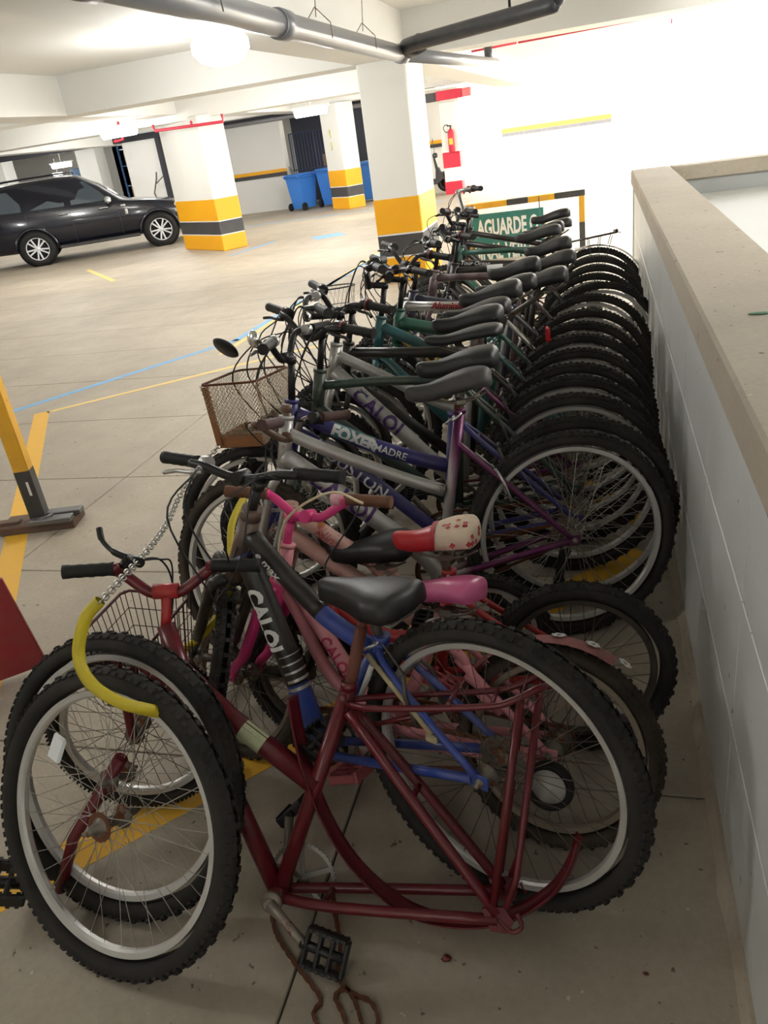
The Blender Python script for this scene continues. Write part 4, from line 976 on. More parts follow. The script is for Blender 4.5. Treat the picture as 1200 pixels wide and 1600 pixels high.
# --- rusty white-pink girl's bike and small red bike
P4 = pose(-.065, 1.70, 3, 9)
b4, f4, S4 = bicycle('small bright red bike under a red saddle with flowered cover', P4, REDP, group='small old bicycles in the row', r=.25, cs=.38, bbh=.22, st=(.33, .53), ht=(.655, .47, .675, .38),
    TT=[(.66, .45), (.56, .36), (.45, .34), (.35, .36)], DT=[(.67, .41), (.56, .27), (.38, .22)], fh=(.80, .2), steer=-15, stem=False,
    sad=(.34, .64), sstyle='kid', sm=mat('red_saddle_vinyl', (196, 34, 46), rough=.4, dust=.15), forkm=BLACKP, rm=mat('dark_steel_rim', (70, 66, 62), rough=.6, metal=.4, dust=.4), fr=.2, tw=.052, crk=1.2, ring=.06, cables=0, vbrake=False, single=True, spm=SPOKED, rstyle='knobby')
decal('lettering', 'N', (.66, .40), (.54, .25), .0237, .034, WHITE, f4, t=.6)
# flowered rear cover of the saddle
cm = mat('flowered_cover', (222, 204, 178), rough=.7, dust=.5, dustcol=(196, 160, 150), scale=26)
vs, fs = [], []
src = saddle_mesh('kid', MATS['red_saddle_vinyl']); vv = [Vector(v.co) for v in src.vertices]
mb = MB().add([(v.x*1.03, v.y*1.06, v.z*1.05+.0015) for v in vv if True], [tuple(p.vertices) for p in src.polygons if all(vv[i].x < .022 for i in p.vertices)])
sd = [o for o in bpy.data.objects if o.parent == b4 and o.name.startswith('saddle')][0]
ob('saddle_cover', (mb, cm), sd)
mb = MB(); random.seed(5)
for k in range(16):
    i = random.choice([p for p in src.polygons if all(vv[q].x < .005 for q in p.vertices) and p.center.y > .006]); c = Vector(i.center); n = Vector(i.normal)
    if n.y < 0: n = -n
    c = Vector((c.x*1.03, c.y*1.06, c.z*1.05+.0015))+n*.0022; t = n.orthogonal().normalized(); u = n.cross(t)
    for q in range(4):
        b = q*PI/2+k; p = c+(t*math.cos(b)+u*math.sin(b))*.0042; mb.add([p+(t*math.cos(a*PI/3)+u*math.sin(a*PI/3))*.0034 for a in range(6)], [tuple(range(6))])
ob('flower_print', (mb, mat('cover_red_print', (176, 34, 48), rough=.6)), sd, kind='stuff')
mb = MB().add([(v.x*1.035+.006, v.y*1.07, v.z*1.06+.002) for v in vv], [tuple(p.vertices) for p in src.polygons if all(.0 < vv[i].x < .022 for i in p.vertices)])
ob('cover_hem', (mb, MATS['cover_red_print']), sd)

P3 = pose(-.34, 1.96, 2, 6)
b3, f3, S3 = bicycle('girls bike with rust-eaten pinkish white tubes and black saddle', P3, NINAP, group='small old bicycles in the row', r=.19, cs=.23, bbh=.2, st=(.29, .40), ht=(.585, .62, .61, .49),
    TT=[(.59, .605), (.51, .545), (.42, .475), (.35, .43), (.27, .31)], DT=[(.60, .525), (.51, .45), (.42, .38), (.32, .30), (.23, .22)], tr=(.0185, .0185), fh=(.74, .22), fr=.22, steer=-12, stem=False,
    sad=(.325, .475), sstyle='mtb', cables=0, tw=.045, crk=.3, ring=.06, vbrake=False, single=True, stayx=(.26, .3))
decal('lettering', 'Nina', (.52, .555), (.42, .475), .0248, .046, mat('faded_pink_print', (192, 110, 118), rough=.6), f3, t=.45, bold=.0004, shear=.3)

# --- silver bike fading to purple, complete view of rear wheel
TT_P = [(.87, .815), (.74, .735), (.55, .63), (.395, .555)]
P0 = pose(-.083, 2.25, 16.7, 11.8)
b0, f0, S0 = bicycle('silver step-through bike fading to purple at the rear, grey saddle on rusty post', P0, FADE, cs=.44, bbh=.272, st=(.315, .80), ht=(.86, .86, .895, .70),
    TT=TT_P, DT=[(.89, .745), (.80, .66), (.65, .515), (.50, .36), (.44, .272)], tr=(.0155, .0215), fh=(1.06, .345), steer=-30, barC=(.86, .80), bar=dict(w=.23, rise=.05, back=.08, fwd=.02), gm=GRIPDK, bm_=BROWNP, levers=(0, 1),
    sad=(.32, .89), sstyle='mtb', post=RUST, sm=mat('grey_saddle_vinyl', (50, 49, 50), rough=.55, dust=.3, dustcol=(112, 106, 102), scale=9), crk=2.6, ring=.08, calm=ALU, tire=TIRE2, rtire=TIRE, forkm=SILVER, stayx=(.33, .70))
ob('rear_derailleur', (MB().bbox((.0, -.075, .30), (.045, .02, .05), .008).bbox((.02, -.078, .225), (.03, .014, .13), .006, Matrix.Rotation(-.25, 3, 'Y')).lathe([(0, -.006), (.02, -.006), (.02, .006), (0, .006)], 12, 'y', c=(.035, -.078, .165)).lathe([(0, -.006), (.02, -.006), (.02, .006), (0, .006)], 12, 'y', c=(.005, -.078, .265)), PLAST), b0)
decal('lettering', 'CALOI', (.83, .688), (.62, .487), .0305, .076, PURPT, f0, t=.5, bold=.0022, space=1.12)
# --- navy blue
Pb = pose(-.087, 2.43, 8, 6)
bb, fb, Sb = bicycle('navy blue bike with pale lettering, rusty mesh basket over its front wheel', Pb, BLUEP, cs=.45, bbh=.285, st=(.385, .73), ht=(.93, .83, .945, .73), TT=[(.915, .785), (.72, .675), (.55, .60), (.42, .555)], DT=[(.92, .72), (.70, .53), (.45, .285)],
    tr=(.019, .0175), fh=(1.10, .345), steer=-8, barC=(.93, .98), bar=dict(w=.30, rise=.07, back=.06), gm=RUBBER, sad=(.335, .905), sstyle='mtb', crk=.9, cables=5, post=STEEL, stayx=(.36, .70), bm_=PLAST, lm=ALU)
decal('lettering', 'HOUSTON', (.87, .68), (.62, .452), .0248, .060, WHITE, fb, t=.46, bold=.001, space=1.05)
decal('lettering', 'FOXER', (.80, .722), (.66, .65), .0257, .052, WHITE, fb, t=.5, bold=.003)
decal('lettering', 'MADRE', (.66, .65), (.56, .604), .0257, .036, WHITE, fb, t=.5, bold=.0005)
mb = MB().tube([(.80, 0, .718), (.67, 0, .652)], .0256, 14, cap=False); ob('teal_sticker', (mb, mat('teal_sticker', (70, 124, 132), rough=.5, dust=.3)), fb)
mb = MB().lathe([(0, 0), (.018, .0), (.026, .006), (.028, .012), (.02, .022), (0, .026)], 18, 'x'); ob('bell', (mb, CHROME), bb, M=Sb @ Matrix.Translation((.93, .2, 1.07)) @ Matrix.Rotation(.9, 4, 'Z'))
mb = MB().lathe([(0, -.006), (.04, -.006), (.046, 0), (.04, .006), (0, .01)], 20, 'x'); ob('rear_view_mirror', (mb, mat('mirror_back', (20, 20, 22), rough=.5)), bb, M=Sb @ Matrix.Translation((1.04, .20, 1.05)) @ Matrix.Rotation(1.1, 4, 'Z') @ Matrix.Rotation(.7, 4, 'Y'))

def wire_basket(parent, c, dims, m, Mx=None, pitch=.016, wire=.0011, border=None, name='basket', taper=.78, diag=True):
    L, W_, H = dims
    rim = [(sx*L/2, sy*W_/2, H/2) for sx, sy in ((1, 1), (1, -1), (-1, -1), (-1, 1))]
    bot = [(sx*L/2*taper, sy*W_/2*taper, -H/2) for sx, sy in ((1, 1), (1, -1), (-1, -1), (-1, 1))]
    Mb = (Mx or Matrix.Identity(4)) @ Matrix.Translation(c)
    mb = MB()
    def loop(ps, r): mb.tube([Vector(p) for k in range(4) for p in [Vector(ps[k]).lerp(Vector(ps[(k+1) % 4]), t) for t in (.08, .5, .92)]], r, 6, closed=True)
    loop(rim, .0042); loop(bot, .003)
    root = ob(name, (mb, border or m), parent, M=Mb)
    mb = MB()
    def quad(a, b, c2, d):
        a, b, c2, d = map(Vector, (a, b, c2, d)); nu = int((a-b).length/pitch); nv = max(2, int((a-d).length/pitch))
        P = lambda u, v: a.lerp(b, u).lerp(d.lerp(c2, u), v)
        if diag:
            n = nu
            for k in range(-nv, n):
                for sg in (0, 1):
                    u0, u1 = k/n, (k+nv)/n
                    v0, v1 = 0, 1
                    if u0 < 0: v0 = -k/nv; u0 = 0
                    if u1 > 1: v1 = (n-k)/nv; u1 = 1
                    if v1 <= v0: continue
                    if sg: p, q = P(1-u0, v0), P(1-u1, v1)
                    else: p, q = P(u0, v0), P(u1, v1)
                    mb.tube([p, q], wire, 3, cap=False)
        else:
            for k in range(nu+1): mb.tube([P(k/nu, 0), P(k/nu, 1)], wire, 4, cap=False)
            for k in range(1, 4): mb.tube([P(0, k/4), P(1, k/4)], wire, 4, cap=False)
    for k in range(4): quad(rim[k], rim[(k+1) % 4], bot[(k+1) % 4], bot[k])
    quad(bot[0], bot[1], bot[2], bot[3])
    ob('wire_mesh', (mb, m), root, kind='stuff')
    return root
BASKM = mat('rusty_wire', (160, 140, 112), rough=.7, rust=.5, rustcol=(134, 84, 44), scale=20, dust=.2)
bk = wire_basket(bb, (1.085, 0, .82), (.20, .30, .22), BASKM, Sb, border=RUST, pitch=.014, wire=.0011)
rustp = mat('rust_plate', (140, 92, 54), rough=.9, dust=.5, dustcol=(112, 74, 46), scale=25, bump=.3)
ob('rusted_band', (MB().box((0, .121, -.088), (.16, .003, .045)).box((.082, 0, -.09), (.003, .23, .035)).box((.086, .125, 0), (.02, .012, .2), Matrix.Rotation(.09, 3, 'Y')), rustp), bk)

# --- the other bicycles towards the far end
far = [
 dict(label='dark green bike with thin level top tube and flat grey saddle', X=-.10, Y=2.67, yaw=8, fm=GREENP, st=(.385, .80), ht=(.89, .86, .925, .70), TT=[(.88, .805), (.66, .80), (.40, .775)], tr=(.0125, .0165), sad=(.335, .93), sstyle='slim', steer=50, bar=dict(w=.29, rise=.05, back=.05), cables=4, ret='green'),
 dict(label='silver bike with big purple letters on its sloping tube, behind the blue one', X=-.11, Y=2.88, yaw=8, fm='FADE2', st=(.37, .78), ht=(.875, .90, .915, .76), TT=[(.885, .865), (.70, .755), (.55, .66), (.41, .585)], DT=[(.90, .80), (.70, .575), (.46, .30)], tr=(.0155, .022), sad=(.34, .94), steer=12, bar=dict(w=.31, rise=.05, back=.08), barC=(.97, 1.02), cables=6, ret='silver', lm=ALU, stayx=(.37, .72)),
 dict(label='black bike with straight level top tube, in front of the teal one', X=-.11, Y=3.05, yaw=8, fm=BLACKP, st=(.36, .78), ht=(.88, .86, .92, .71), TT=[(.88, .82), (.40, .775)], tr=(.0165, .0165), sad=(.33, .93), steer=40, bar=dict(w=.31, rise=.05, back=.06), cables=6, sfork=True),
 dict(label='teal bike with two sloping tubes from the head', X=-.10, Y=3.26, yaw=8, fm=TEALP, st=(.34, .76), ht=(.80, .905, .84, .74), TT=[(.80, .865), (.58, .74), (.38, .64)], DT=[(.835, .76), (.43, .29)], fh=(1.0, None), tr=(.017, .0165), sad=(.31, .95), steer=6, sstyle='wide', bar=dict(w=.30, rise=.08, back=.07), cables=3),
 dict(label='green bike with yellow lettering on a black diagonal tube', X=-.10, Y=3.50, yaw=8, fm=GREEN2, st=(.33, .76), ht=(.775, .88, .81, .73), TT=[(.78, .825), (.62, .78), (.37, .72)], DT=[(.79, .78), (.61, .62), (.43, .29)], fh=(.98, None), tr=(.021, .0235), sad=(.27, .93), steer=0, bar=dict(w=.29, rise=.03, back=.04), cables=3, ret='green2'),
 dict(label='bare aluminium bike with red letters on its level top tube', X=-.10, Y=3.73, yaw=8, fm=ALU, st=(.33, .77), ht=(.81, .885, .85, .73), TT=[(.80, .85), (.36, .80)], fh=(1.02, None), tr=(.0165, .018), sad=(.14, .9), sstyle='wide', steer=32, bar=dict(w=.30, rise=.02, back=.03), cables=3, ret='alum', forkm=BLACKP),
 dict(label='dark blue-grey bike with a large padded black saddle', X=-.08, Y=3.98, yaw=8, fm=paint('slate_paint', (40, 44, 66), rust=.1), st=(.34, .74), ht=(.83, .87, .87, .71), sad=(.30, .92), sstyle='wide', steer=38, bar=dict(w=.30, rise=.06, back=.06), cables=2, sfork=True),
 dict(label='worn pinkish black bike with level tube, near the striped pillar', X=-.06, Y=4.33, yaw=8, fm=WORNP, st=(.34, .80), ht=(.80, .90, .84, .74), TT=[(.80, .865), (.36, .83)], fh=(1.0, None), tr=(.0145, .0165), sad=(.16, .88), sstyle='wide', steer=10, bar=dict(w=.30, rise=.02, back=.03), cables=3),
 dict(label='black bike with a white sticker on its top tube', X=0.0, Y=4.63, yaw=8, fm=BLACKP, st=(.33, .79), ht=(.80, .88, .84, .72), TT=[(.80, .84), (.34, .82)], fh=(1.0, None), tr=(.0155, .0165), sad=(.25, .91), sstyle='wide', steer=20, bar=dict(w=.30, rise=.03, back=.05), cables=2, ret='sticker'),
 dict(label='black bike with small white script on its top tube', X=-.04, Y=4.91, yaw=8, fm=BLACKP, st=(.33, .78), ht=(.82, .88, .86, .72), TT=[(.81, .84), (.46, .80), (.34, .79)], fh=(1.02, None), tr=(.0155, .0165), sad=(.28, .95), sstyle='mtb', steer=-10, bar=dict(w=.29, rise=.03, back=.05), cables=2, ret='script'),
 dict(label='bike with thin green tubes below a dark round saddle', X=-.03, Y=5.18, yaw=8, fm=GREEN2, st=(.33, .80), ht=(.82, .9, .86, .74), TT=[(.81, .86), (.34, .83)], fh=(1.02, None), tr=(.0125, .0145), sad=(.28, .93), sstyle='wide', steer=-20, bar=dict(w=.30, rise=.06, back=.05), cables=2),
 dict(label='black mountain bike second from the far end, slim saddle', X=-.03, Y=5.5, yaw=6, fm=BLACKP, st=(.34, .78), ht=(.84, .9, .88, .74), fh=(1.04, None), sad=(.25, .91), sstyle='mtb', steer=15, bar=dict(w=.29, rise=.04, back=.05), cables=2),
 dict(label='farthest bike, with chrome fender, black rack and silver raised handlebar', X=-.03, Y=5.87, yaw=6, fm=BLACKP, st=(.33, .78), ht=(.86, .92, .90, .74), fh=(1.06, None), sad=(.27, .93), sstyle='mtb', steer=8, bar=dict(w=.29, rise=.12, back=.10, fwd=.03), cables=2, ret='last', bm_=ALU),
]
for i, d in enumerate(far):
    d = dict(d); X, Y, yaw = d.pop('X'), d.pop('Y'), d.pop('yaw'); ret = d.pop('ret', None); fm = d.pop('fm'); lab = d.pop('label')
    if fm == 'FADE2': fm = FADE
    random.seed(20+i)
    rt, fr_, S_ = bicycle(lab, pose(X, Y, yaw, 6), fm, shift=(i % 2 == 0), crk=random.uniform(0, 3), **d)
    if ret == 'silver': decal('lettering', 'CALOI', (.83, .716), (.66, .53), .0312, .076, PURPT, fr_, t=.5, bold=.0025, space=1.1)
    if ret == 'green2':
        ob('black_tube_panel', (MB().tube([(.77, 0, .762), (.63, 0, .638)], .0333, 14, cap=False), BLACKP), fr_)
        decal('lettering', 'CALOI', (.79, .78), (.61, .62), .0336, .075, YELT, fr_, t=.52, bold=.003)
        ob('rear_reflector', (MB().bbox((.12, .0, .70), (.02, .05, .07), .008), mat('red_reflector', (200, 30, 44), rough=.15, spec=.8)), rt)
    if ret == 'alum': decal('lettering', 'Aluminium', (.70, .842), (.47, .815), .0222, .042, REDT, fr_, t=.5, bold=.0018, shear=.25)
    if ret == 'sticker': ob('white_sticker', (MB().tube([(.62, 0, .834), (.53, 0, .83)], .0212, 12, cap=False), WHITE), fr_)
    if ret == 'script': decal('lettering', 'Tour Ocean', (.78, .84), (.55, .81), .0209, .036, WHITE, fr_, t=.4, bold=.0002, shear=.3)
    if ret == 'last':
        vs = []; fs = []; n = 26
        for k in range(n):
            a = math.radians(-20+k*7.4); cx, cz = math.cos(PI-a), math.sin(PI-a)
            for j in range(7):
                yy = (j-3)/3*.03; rr = .368-.012*(yy/.03)**2; vs.append((rr*cx, yy, .345+rr*cz))
        for k in range(n-1):
            for j in range(6): a = k*7+j; fs.append((a, a+1, a+8, a+7))
        ob('fender', (MB().add(vs, fs), CHROME), rt)
        mb = MB()
        for s in (-1, 1):
            mb.tube([(.17, s*.05, .745), (-.15, s*.06, .775)], .005, 6)
            for q in (.04, -.04, -.12): mb.tube([(q, s*.056, .76), (0, s*.075, .36)], .003, 5)
        for q in range(6): mb.tube([(.15-.065*q, -.055, .748+.005*q), (.15-.065*q, .055, .748+.005*q)], .004, 5)
        mb.bbox((-.15, 0, .785), (.02, .13, .03), .006)
        ob('rack', (mb, BLACKP), rt)
# round wire basket of a bike in the middle of the row
rb = TALLY['dark blue-grey bike with a large padded black saddle']
mb = MB(); n = 28
for k in range(3): mb.tube([((.105-.010*k)*math.cos(2*PI*q/n), (.15-.015*k)*math.sin(2*PI*q/n), .09-.09*k) for q in range(n)], .0035 if k != 1 else .002, 6, closed=True)
wb = ob('basket', (mb, CABLE), rb, loc=(1.2, .22, .86))
mb = MB()
for q in range(30):
    a = 2*PI*q/30
    for sg in (-1, 1):
        b = a+sg*.5; mb.tube([(.105*math.cos(a), .15*math.sin(a), .09), (.085*math.cos(b), .12*math.sin(b), -.09)], .0005, 3, cap=False)
ob('wire_mesh', (mb, CABLE), wb, kind='stuff')

# ================================================================ wheel-less dark red frame and loose pieces in front
PR = pose(-.36, 1.075, 2, 26)
r0 = thing('bicycle_frame', 'dark red step-through frame without wheels, rack and curved fender still on, lying nearest the camera', 'bicycle frame', M=PR)
LEVER = [(-1.20, 1.47, .824), (-1.186, 1.45, .799), (-1.147, 1.43, .779), (-1.101, 1.42, .767), (-1.13, 1.40, .735), (-1.06, 1.40, .765)]
mb = MB(); V3 = lambda x, z, y=0: (x, y, z)
mb.tube([V3(.371, .071), V3(.188, .551)], .0185, 12)
mb.tube([V3(.371, .071), V3(.475, .29), V3(.575, .50)], .0215, 12)
mb.tube([V3(.269, .326), V3(.479, .472), V3(.600, .578)], .0255, 12)
mb.tube([V3(.566, .488), V3(.640, .691)], .022, 12)
mb.tube([V3(.371, .071, -.036), V3(.371, .071, .036)], .023, 14)
for s in (-1, 1):
    mb.tube(smooth_path([V3(.36, .072, s*.022), V3(.216, .074, s*.045), V3(-.139, .091, s*.062)], 5), .0125, 8)
    mb.tube(smooth_path([V3(.184, .502, s*.02), V3(.04, .326, s*.045), V3(-.139, .104, s*.062)], 5), .0125, 8)
    mb.poly([(-.108, .115), (-.125, .069), (-.16, .067), (-.174, .093), (-.153, .122)], .006, y=s*.066)
    mb.tube(smooth_path([V3(-.14, .098, s*.066), V3(-.168, .072, s*.068), V3(-.19, .085, s*.068), V3(-.18, .112, s*.067)], 4), .005, 6)
mb.tube([V3(.04, .326, -.045), V3(.04, .326, .045)], .007, 8); mb.tube([V3(.25, .074, -.045), V3(.25, .074, .045)], .007, 8)
mb.tube([V3(.193, .536, -.02), V3(.193, .536, .034)], .006, 8); mb.tube([V3(.188, .546), V3(.186, .566)], .0195, 12)
fr0 = ob('frame', (mb, DKRED), r0)
ob('sticker', (MB().tube([(.448, 0, .450), (.396, 0, .414)], .026, 14, cap=False), mat('white_green_sticker', (206, 212, 178), rough=.5, dust=.5, dustcol=(120, 150, 60), scale=40)), fr0)
ob('seat_post', (MB().tube([V3(.188, .54), V3(.153, .69)], .0145, 12).tube([V3(.154, .685), V3(.147, .721)], .011, 10), mat('rust_brown_post', (112, 62, 48), rough=.75, dust=.5, dustcol=(86, 60, 50), scale=18)), r0)
mb = MB()
for s in (-1, 1):
    mb.tube(smooth_path([V3(.185, .521, s*.02), V3(.108, .522, s*.055), V3(-.12, .537, s*.07), V3(-.184, .552, s*.07), V3(-.237, .577, s*.06), V3(-.270, .578, s*.03), V3(-.274, .578, 0)], 5), .0075, 8)
    mb.tube([V3(-.200, .554, s*.07), V3(-.133, .129, s*.072)], .0085, 8)
    mb.tube([V3(-.238, .566, s*.06), V3(-.181, .183, s*.066), V3(-.158, .122, s*.07)], .0075, 8)
for x in (-.05, -.14, -.21): mb.tube([V3(x, .541, -.07), V3(x, .541, .07)], .005, 6)
mb.tube([V3(.15, .46, -.03), V3(-.02, .50, -.03)], .006, 6)
ob('rack', (mb, DKRED), r0)
arc = [V3(.336, .526), V3(.324, .448), V3(.306, .363), V3(.26, .244), V3(.198, .149), V3(.119, .079), V3(.05, .044), V3(-.022, .033), V3(-.112, .041), V3(-.19, .073), V3(-.259, .127), V3(-.298, .189), V3(-.317, .246)]
path = smooth_path(arc, 4); vs = []; fs = []
for i, p in enumerate(path):
    t = (path[min(i+1, len(path)-1)]-path[max(i-1, 0)]).normalized(); n = Vector((t.z, 0, -t.x))
    if n.dot(p-Vector((0, 0, .36))) < 0: n = -n
    for j in range(9):
        u = (j-4)/4; vs.append(p+Vector((0, u*.031, 0))+n*(.014*(1-u*u)-.014))
for i in range(len(path)-1):
    for j in range(8): a = i*9+j; fs.append((a, a+1, a+10, a+9))
fme = MB().add(vs, fs); fo = ob('fender', (fme, DKRED), r0); sm_ = fo.modifiers.new('shell', 'SOLIDIFY'); sm_.thickness = .0016
mb = MB(); gear(mb, .083, 0, 44, .003, .86)
for k in range(5):
    a = 2*PI*k/5+.3; R = Matrix.Rotation(-a, 3, 'Y'); mb.box(R @ Vector((.04, 0, 0)), (.075, .004, .012), R)
ob('chainring', (mb, mat('grey_chainring', (168, 166, 160), rough=.45, metal=.6, dust=.4, rust=.2)), r0, loc=(.33, -.05, .088))
inv = PR.inverted()
pd = inv @ Vector((-.632, .985, .055))
mb = MB(); mb.tube([V3(.371, .071, -.05), V3(.371, .071, .062)], .013, 12); mb.lathe([(0, -.006), (.024, -.006), (.026, 0), (.024, .006), (0, .006)], 18, 'y', c=(.371, .045, .071))
mb.tube([V3(.371, .071, .055), Vector(V3(.371, .071, .055)).lerp(pd, .5), pd], [.014, .0105, .011], 10)
mb.tube([V3(.371, .071, -.055), V3(.372, .14, -.06), V3(.365, .225, -.065)], [.014, .0105, .011], 10)
ca = ob('crank_arm', (mb, mat('scuffed_crank', (150, 142, 132), rough=.5, metal=.6, dust=.4, rust=.35)), r0)
ob('pedal', pedal_mesh(PLAST), ca, M=inv @ Matrix.Translation((-.632, .985, .055)) @ Matrix.Rotation(-1.9, 4, 'Z') @ Matrix.Rotation(.9, 4, 'Y') @ Matrix.Rotation(-.25, 4, 'X'))
ob('pedal', pedal_mesh(PLAST), ca, M=Matrix.Translation((.365, -.07, .225)) @ Matrix.Rotation(PI, 4, 'Z') @ Matrix.Rotation(-.7, 4, 'Y'))
hd = Vector((.074, 0, .203)).normalized(); hp = Vector((.640, 0, .691))
Sr = Matrix.Translation(hp) @ Matrix.Rotation(math.radians(-72), 4, 'Z') @ Matrix.Translation(-hp)
ob('stem', (MB().tube([(.64, 0, .685), (.655, 0, .73), (.655, 0, .77)], .0125, 10).tube([(.655, -.03, .77), (.655, .03, .77)], .019, 12), REDP), r0, M=Sr)
hb0, L0 = bar_part(r0, (.655, .77), Sr, dict(w=.225, rise=.06, back=.03, r=.0135), RUBBER, DKRED, PLAST, (0, 0), (1, 1), .11)
lv = [inv @ Vector(v) for v in LEVER]
ob('brake_lever', (MB().tube(smooth_path(lv[:4], 5), [.008]*5+[.0065]*5+[.009]*6, 8).tube([lv[3], lv[4]], .014, 10).tube([lv[3], lv[5]], .012, 10), PLAST), hb0, M=Sr.inverted())
for k in range(2):
    ob('cable', (MB().tube(smooth_path([(.69, .10, .84), (.78, .04, .84), (.84, .02, .76+.05*k), (.80, .03, .62), (.70, .03, .54)], 8), .0026, 6), CABLE), r0, M=Sr)
# fork, front wheel and basket stand behind the loose wheels
FW = pose(-1.23, 1.36, -14, 8); Wm = inv @ FW @ Matrix.Translation((0, 0, .25)) @ Matrix.Rotation(.5, 4, 'Z')
fk = wheel('front_wheel', r0, (0, 0, 0), .25, .045, 'road', TIRE, RIM, SPOKED, M=Wm)
hl = Wm.to_translation(); mb = MB(); cr = Vector((.558, 0, .47))
mb.tube([Vector((.566, 0, .488)), cr], .019, 10)
ax0 = (Wm.to_3x3() @ Vector((0, 1, 0))).normalized(); tp = hl+(Wm.to_3x3() @ Vector((0, 0, 1))).normalized()*.26
mb.tube([cr, tp], .017, 10)
for s in (-1, 1): mb.tube(smooth_path([tp, tp+ax0*s*.045-Vector((0, 0, .02)), hl+ax0*s*.048+(tp-hl)*.4, hl+ax0*s*.046], 5), .0125, 10)
ob('fork', (mb, DKRED), r0)
wire_basket(r0, (0, 0, 0), (.20, .25, .21), mat('dark_red_wire', (74, 34, 34), rough=.6, rust=.3), inv @ pose(-1.17, 1.44, 0, 0) @ Matrix.Translation((0, 0, .47)) @ Matrix.Rotation(-.06, 4, 'Y'), pitch=.022, wire=.0016, diag=False)

# loose wheels
def loose(name, label, X, Y, z, yaw, lean, seed, **k):
    Mx = Matrix.Translation((0, 0, z)) @ pose(X, Y, yaw, lean)
    root = thing(name, label, 'bicycle wheel', M=Mx)
    me = tire_mesh(.345, .054, 'knobby', TIRE)
    t = ob('tire', me, root, loc=(0, 0, .345))
    rr = .345-.05
    ob('rim', rim_mesh(rr, RIM), t); ob('spokes', spokes_mesh(rr-.018, SPOKE), t, kind='stuff'); ob('hub', hub_mesh(k.get('rear', False), STEEL), t)
    if k.get('rear'): ob('sprocket', cassette_mesh(RUST, True), t, M=Matrix.Rotation(PI, 4, 'Z'))
    if k.get('refl'): ob('wheel_reflector', (MB().bbox((0, 0, 0), (.066, .012, .042), .006), mat('white_reflector', (225, 228, 230), rough=.15, spec=.8)), t, M=Matrix.Rotation(math.radians(-38), 4, 'Y') @ Matrix.Translation((.215, .012, .0)) @ Matrix.Rotation(1.9, 4, 'Y'))
    return root
loose('bicycle_wheel', 'frontmost loose bicycle wheel with rusty rear sprocket, leaning at lower left', -1.095, .89, .0, -12, 26, 1, rear=True, refl=True)
loose('bicycle_wheel', 'second loose bicycle wheel, leaning right behind the frontmost one', -1.14, 1.02, .0, -6, 25, 2)

# loose crank with black pedal poking out of the loose wheels at the left edge
lc = thing('loose_crank', 'black cage pedal and dark red lever stuck in the loose wheels at the left edge', 'pedal', loc=(-1.36, 1.04, .02))
mb = MB(); mb.tube([(.27, .12, .36), (.12, .04, .16), (.06, 0, .02)], [.016, .014, .014], 10); ob('lever_tube', (mb, DKRED), lc)
ob('pedal', pedal_mesh(PLAST), lc, M=Matrix.Translation((-.0, -.02, .06)) @ Matrix.Rotation(2.0, 4, 'Z') @ Matrix.Rotation(.4, 4, 'X') @ Matrix.Scale(1.35, 4))

# rusty chain on the floor
pa = [(-.762, 1.11, .06), (-.745, 1.06, .012), (-.724, 1.027, .006), (-.677, .985, .006), (-.64, .955, .006), (-.60, .925, .006), (-.575, .90, .006), (-.585, .875, .006), (-.56, .845, .006), (-.53, .82, .006), (-.50, .84, .006), (-.525, .885, .006), (-.55, .915, .006), (-.53, .935, .006),
      (-.50, .905, .006), (-.47, .86, .006), (-.445, .875, .006), (-.47, .915, .006), (-.51, .925, .006), (-.545, .945, .006), (-.562, .98, .006), (-.573, 1.03, .006), (-.60, 1.09, .02), (-.615, 1.13, .06)]
ch = link_chain('bicycle_chain', smooth_path(pa, 4), RUST, None, h=.009, pitch=.0125)
ch['label'] = 'rusty brown bicycle chain spilled in loops on the floor under the black pedal'; ch['category'] = 'chain'

# yellow hose over the loose wheels and the steel chain that runs on from it
HOSE = mat('yellow_corrugated_hose', (206, 186, 44), rough=.5, dust=.3, dustcol=(150, 130, 50), scale=20)
def hose(name, label, pts, r=.0165):
    p = smooth_path(pts, 14); q = []
    for i in range(len(p)-1):
        q += [p[i], p[i].lerp(p[i+1], .5)]
    rad = [r*(1.07 if i % 2 else .93) for i in range(len(q))]
    o = ob(name, (MB().tube(q, rad, 14, cap=False), HOSE)); o['label'] = label; o['category'] = 'hose'; return o
hose('hose', 'yellow corrugated hose draped over the two loose wheels', [(-.993, 1.15, .825), (-1.023, 1.13, .796), (-1.048, 1.11, .737), (-1.042, 1.09, .695), (-1.006, 1.07, .663), (-.957, 1.07, .628), (-.925, 1.09, .597), (-.914, 1.13, .554)], .0125)
hose('hose', 'yellow hose piece threaded through the front wheels behind the black bike', [(-1.165, 1.60, .353), (-1.054, 1.62, .44), (-.99, 1.66, .55), (-1.02, 1.75, .60), (-1.03, 1.82, .66), (-1.02, 1.95, .70), (-1.02, 2.0, .66)], .0105)
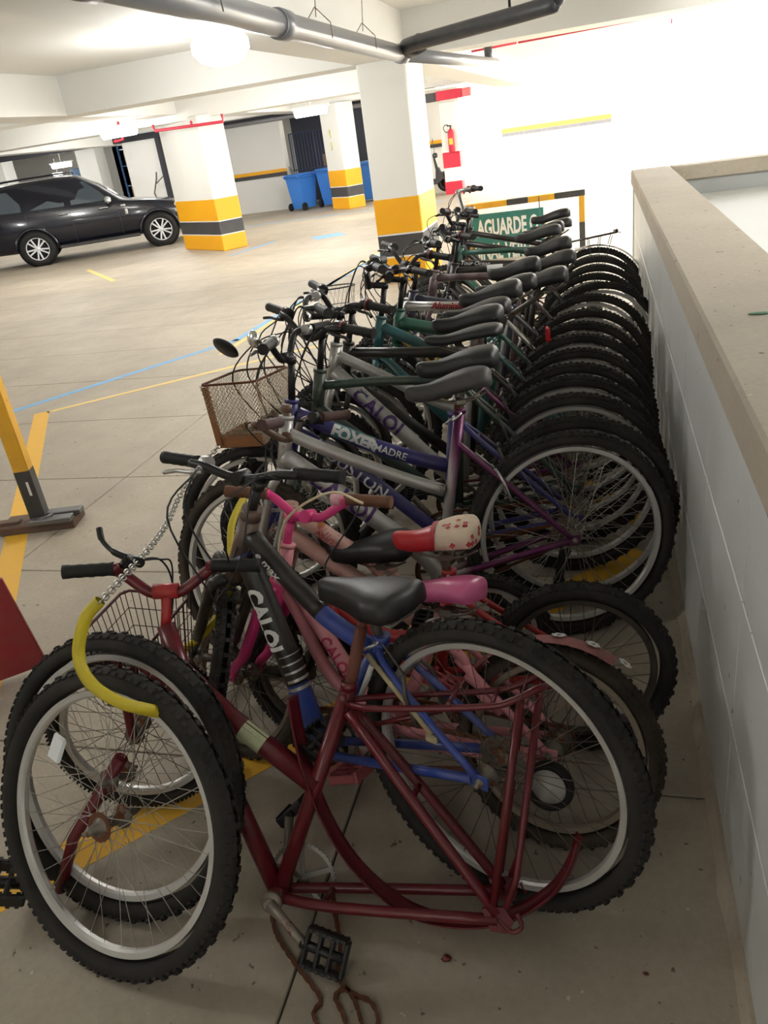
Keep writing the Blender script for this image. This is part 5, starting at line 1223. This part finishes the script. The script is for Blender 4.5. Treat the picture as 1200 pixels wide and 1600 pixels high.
cp = smooth_path([(-.984, 1.145, .829), (-1.017, 1.25, .806), (-1.068, 1.4, .769), (-1.117, 1.55, .738), (-1.195, 1.75, .695), (-1.274, 1.95, .67), (-1.297, 2.1, .679), (-1.294, 2.25, .696), (-1.295, 2.35, .703)], 8)
mb = MB(); d = [0]
for i in range(1, len(cp)): d.append(d[-1]+(cp[i]-cp[i-1]).length)
n = int(d[-1]/.021)
for k in range(n):
    s = k*.021
    for i in range(1, len(cp)):
        if s <= d[i]: break
    p = cp[i-1].lerp(cp[i], (s-d[i-1])/(d[i]-d[i-1])); t = (cp[i]-cp[i-1]).normalized(); a = t.orthogonal().normalized(); b = t.cross(a)
    if k % 2: a, b = b, a
    mb.tube([p+t*(.0095*math.cos(u)+.0045*(1 if math.cos(u) > 0 else -1))+a*.0075*math.sin(u) for u in [2*PI*j/10 for j in range(10)]], .0022, 5, closed=True)
o = ob('lock_chain', (mb, mat('zinc_chain', (168, 166, 160), rough=.35, metal=.85, dust=.2))); o['label'] = 'zinc steel chain running from the yellow hose up over a front tire'; o['category'] = 'chain'

# small debris
DB = mat('dark_debris', (48, 34, 32), rough=.8)
pebble('leaf_fragment', 'dark red scrap on the floor in front of the red fender', 'debris', (-.334, 1.035, 0), .022, DKRED)
pebble('pebble', 'small dark pebble on the floor at lower right of the chain', 'pebble', (-.36, .86, 0), .016, DB)
pebble('pebble', 'small reddish pebble on the floor near the wall', 'pebble', (.075, 1.065, 0), .012, DKRED)
pebble('pebble', 'dark speck on the floor between chain and loose wheels', 'pebble', (-.92, 1.0, 0), .012, DB)
ob('pedal_reflector', (MB().bbox((0, 0, .012), (.10, .035, .022), .005).bbox((.0, 0, .026), (.06, .02, .006), .002), mat('pink_amber_reflector', (202, 110, 92), rough=.35, dust=.5, dustcol=(222, 150, 160), scale=30)), b2, M=P2.inverted() @ Matrix.Translation((-.66, 1.46, .10)) @ Matrix.Rotation(.6, 4, 'Z') @ Matrix.Rotation(-.3, 4, 'Y'))
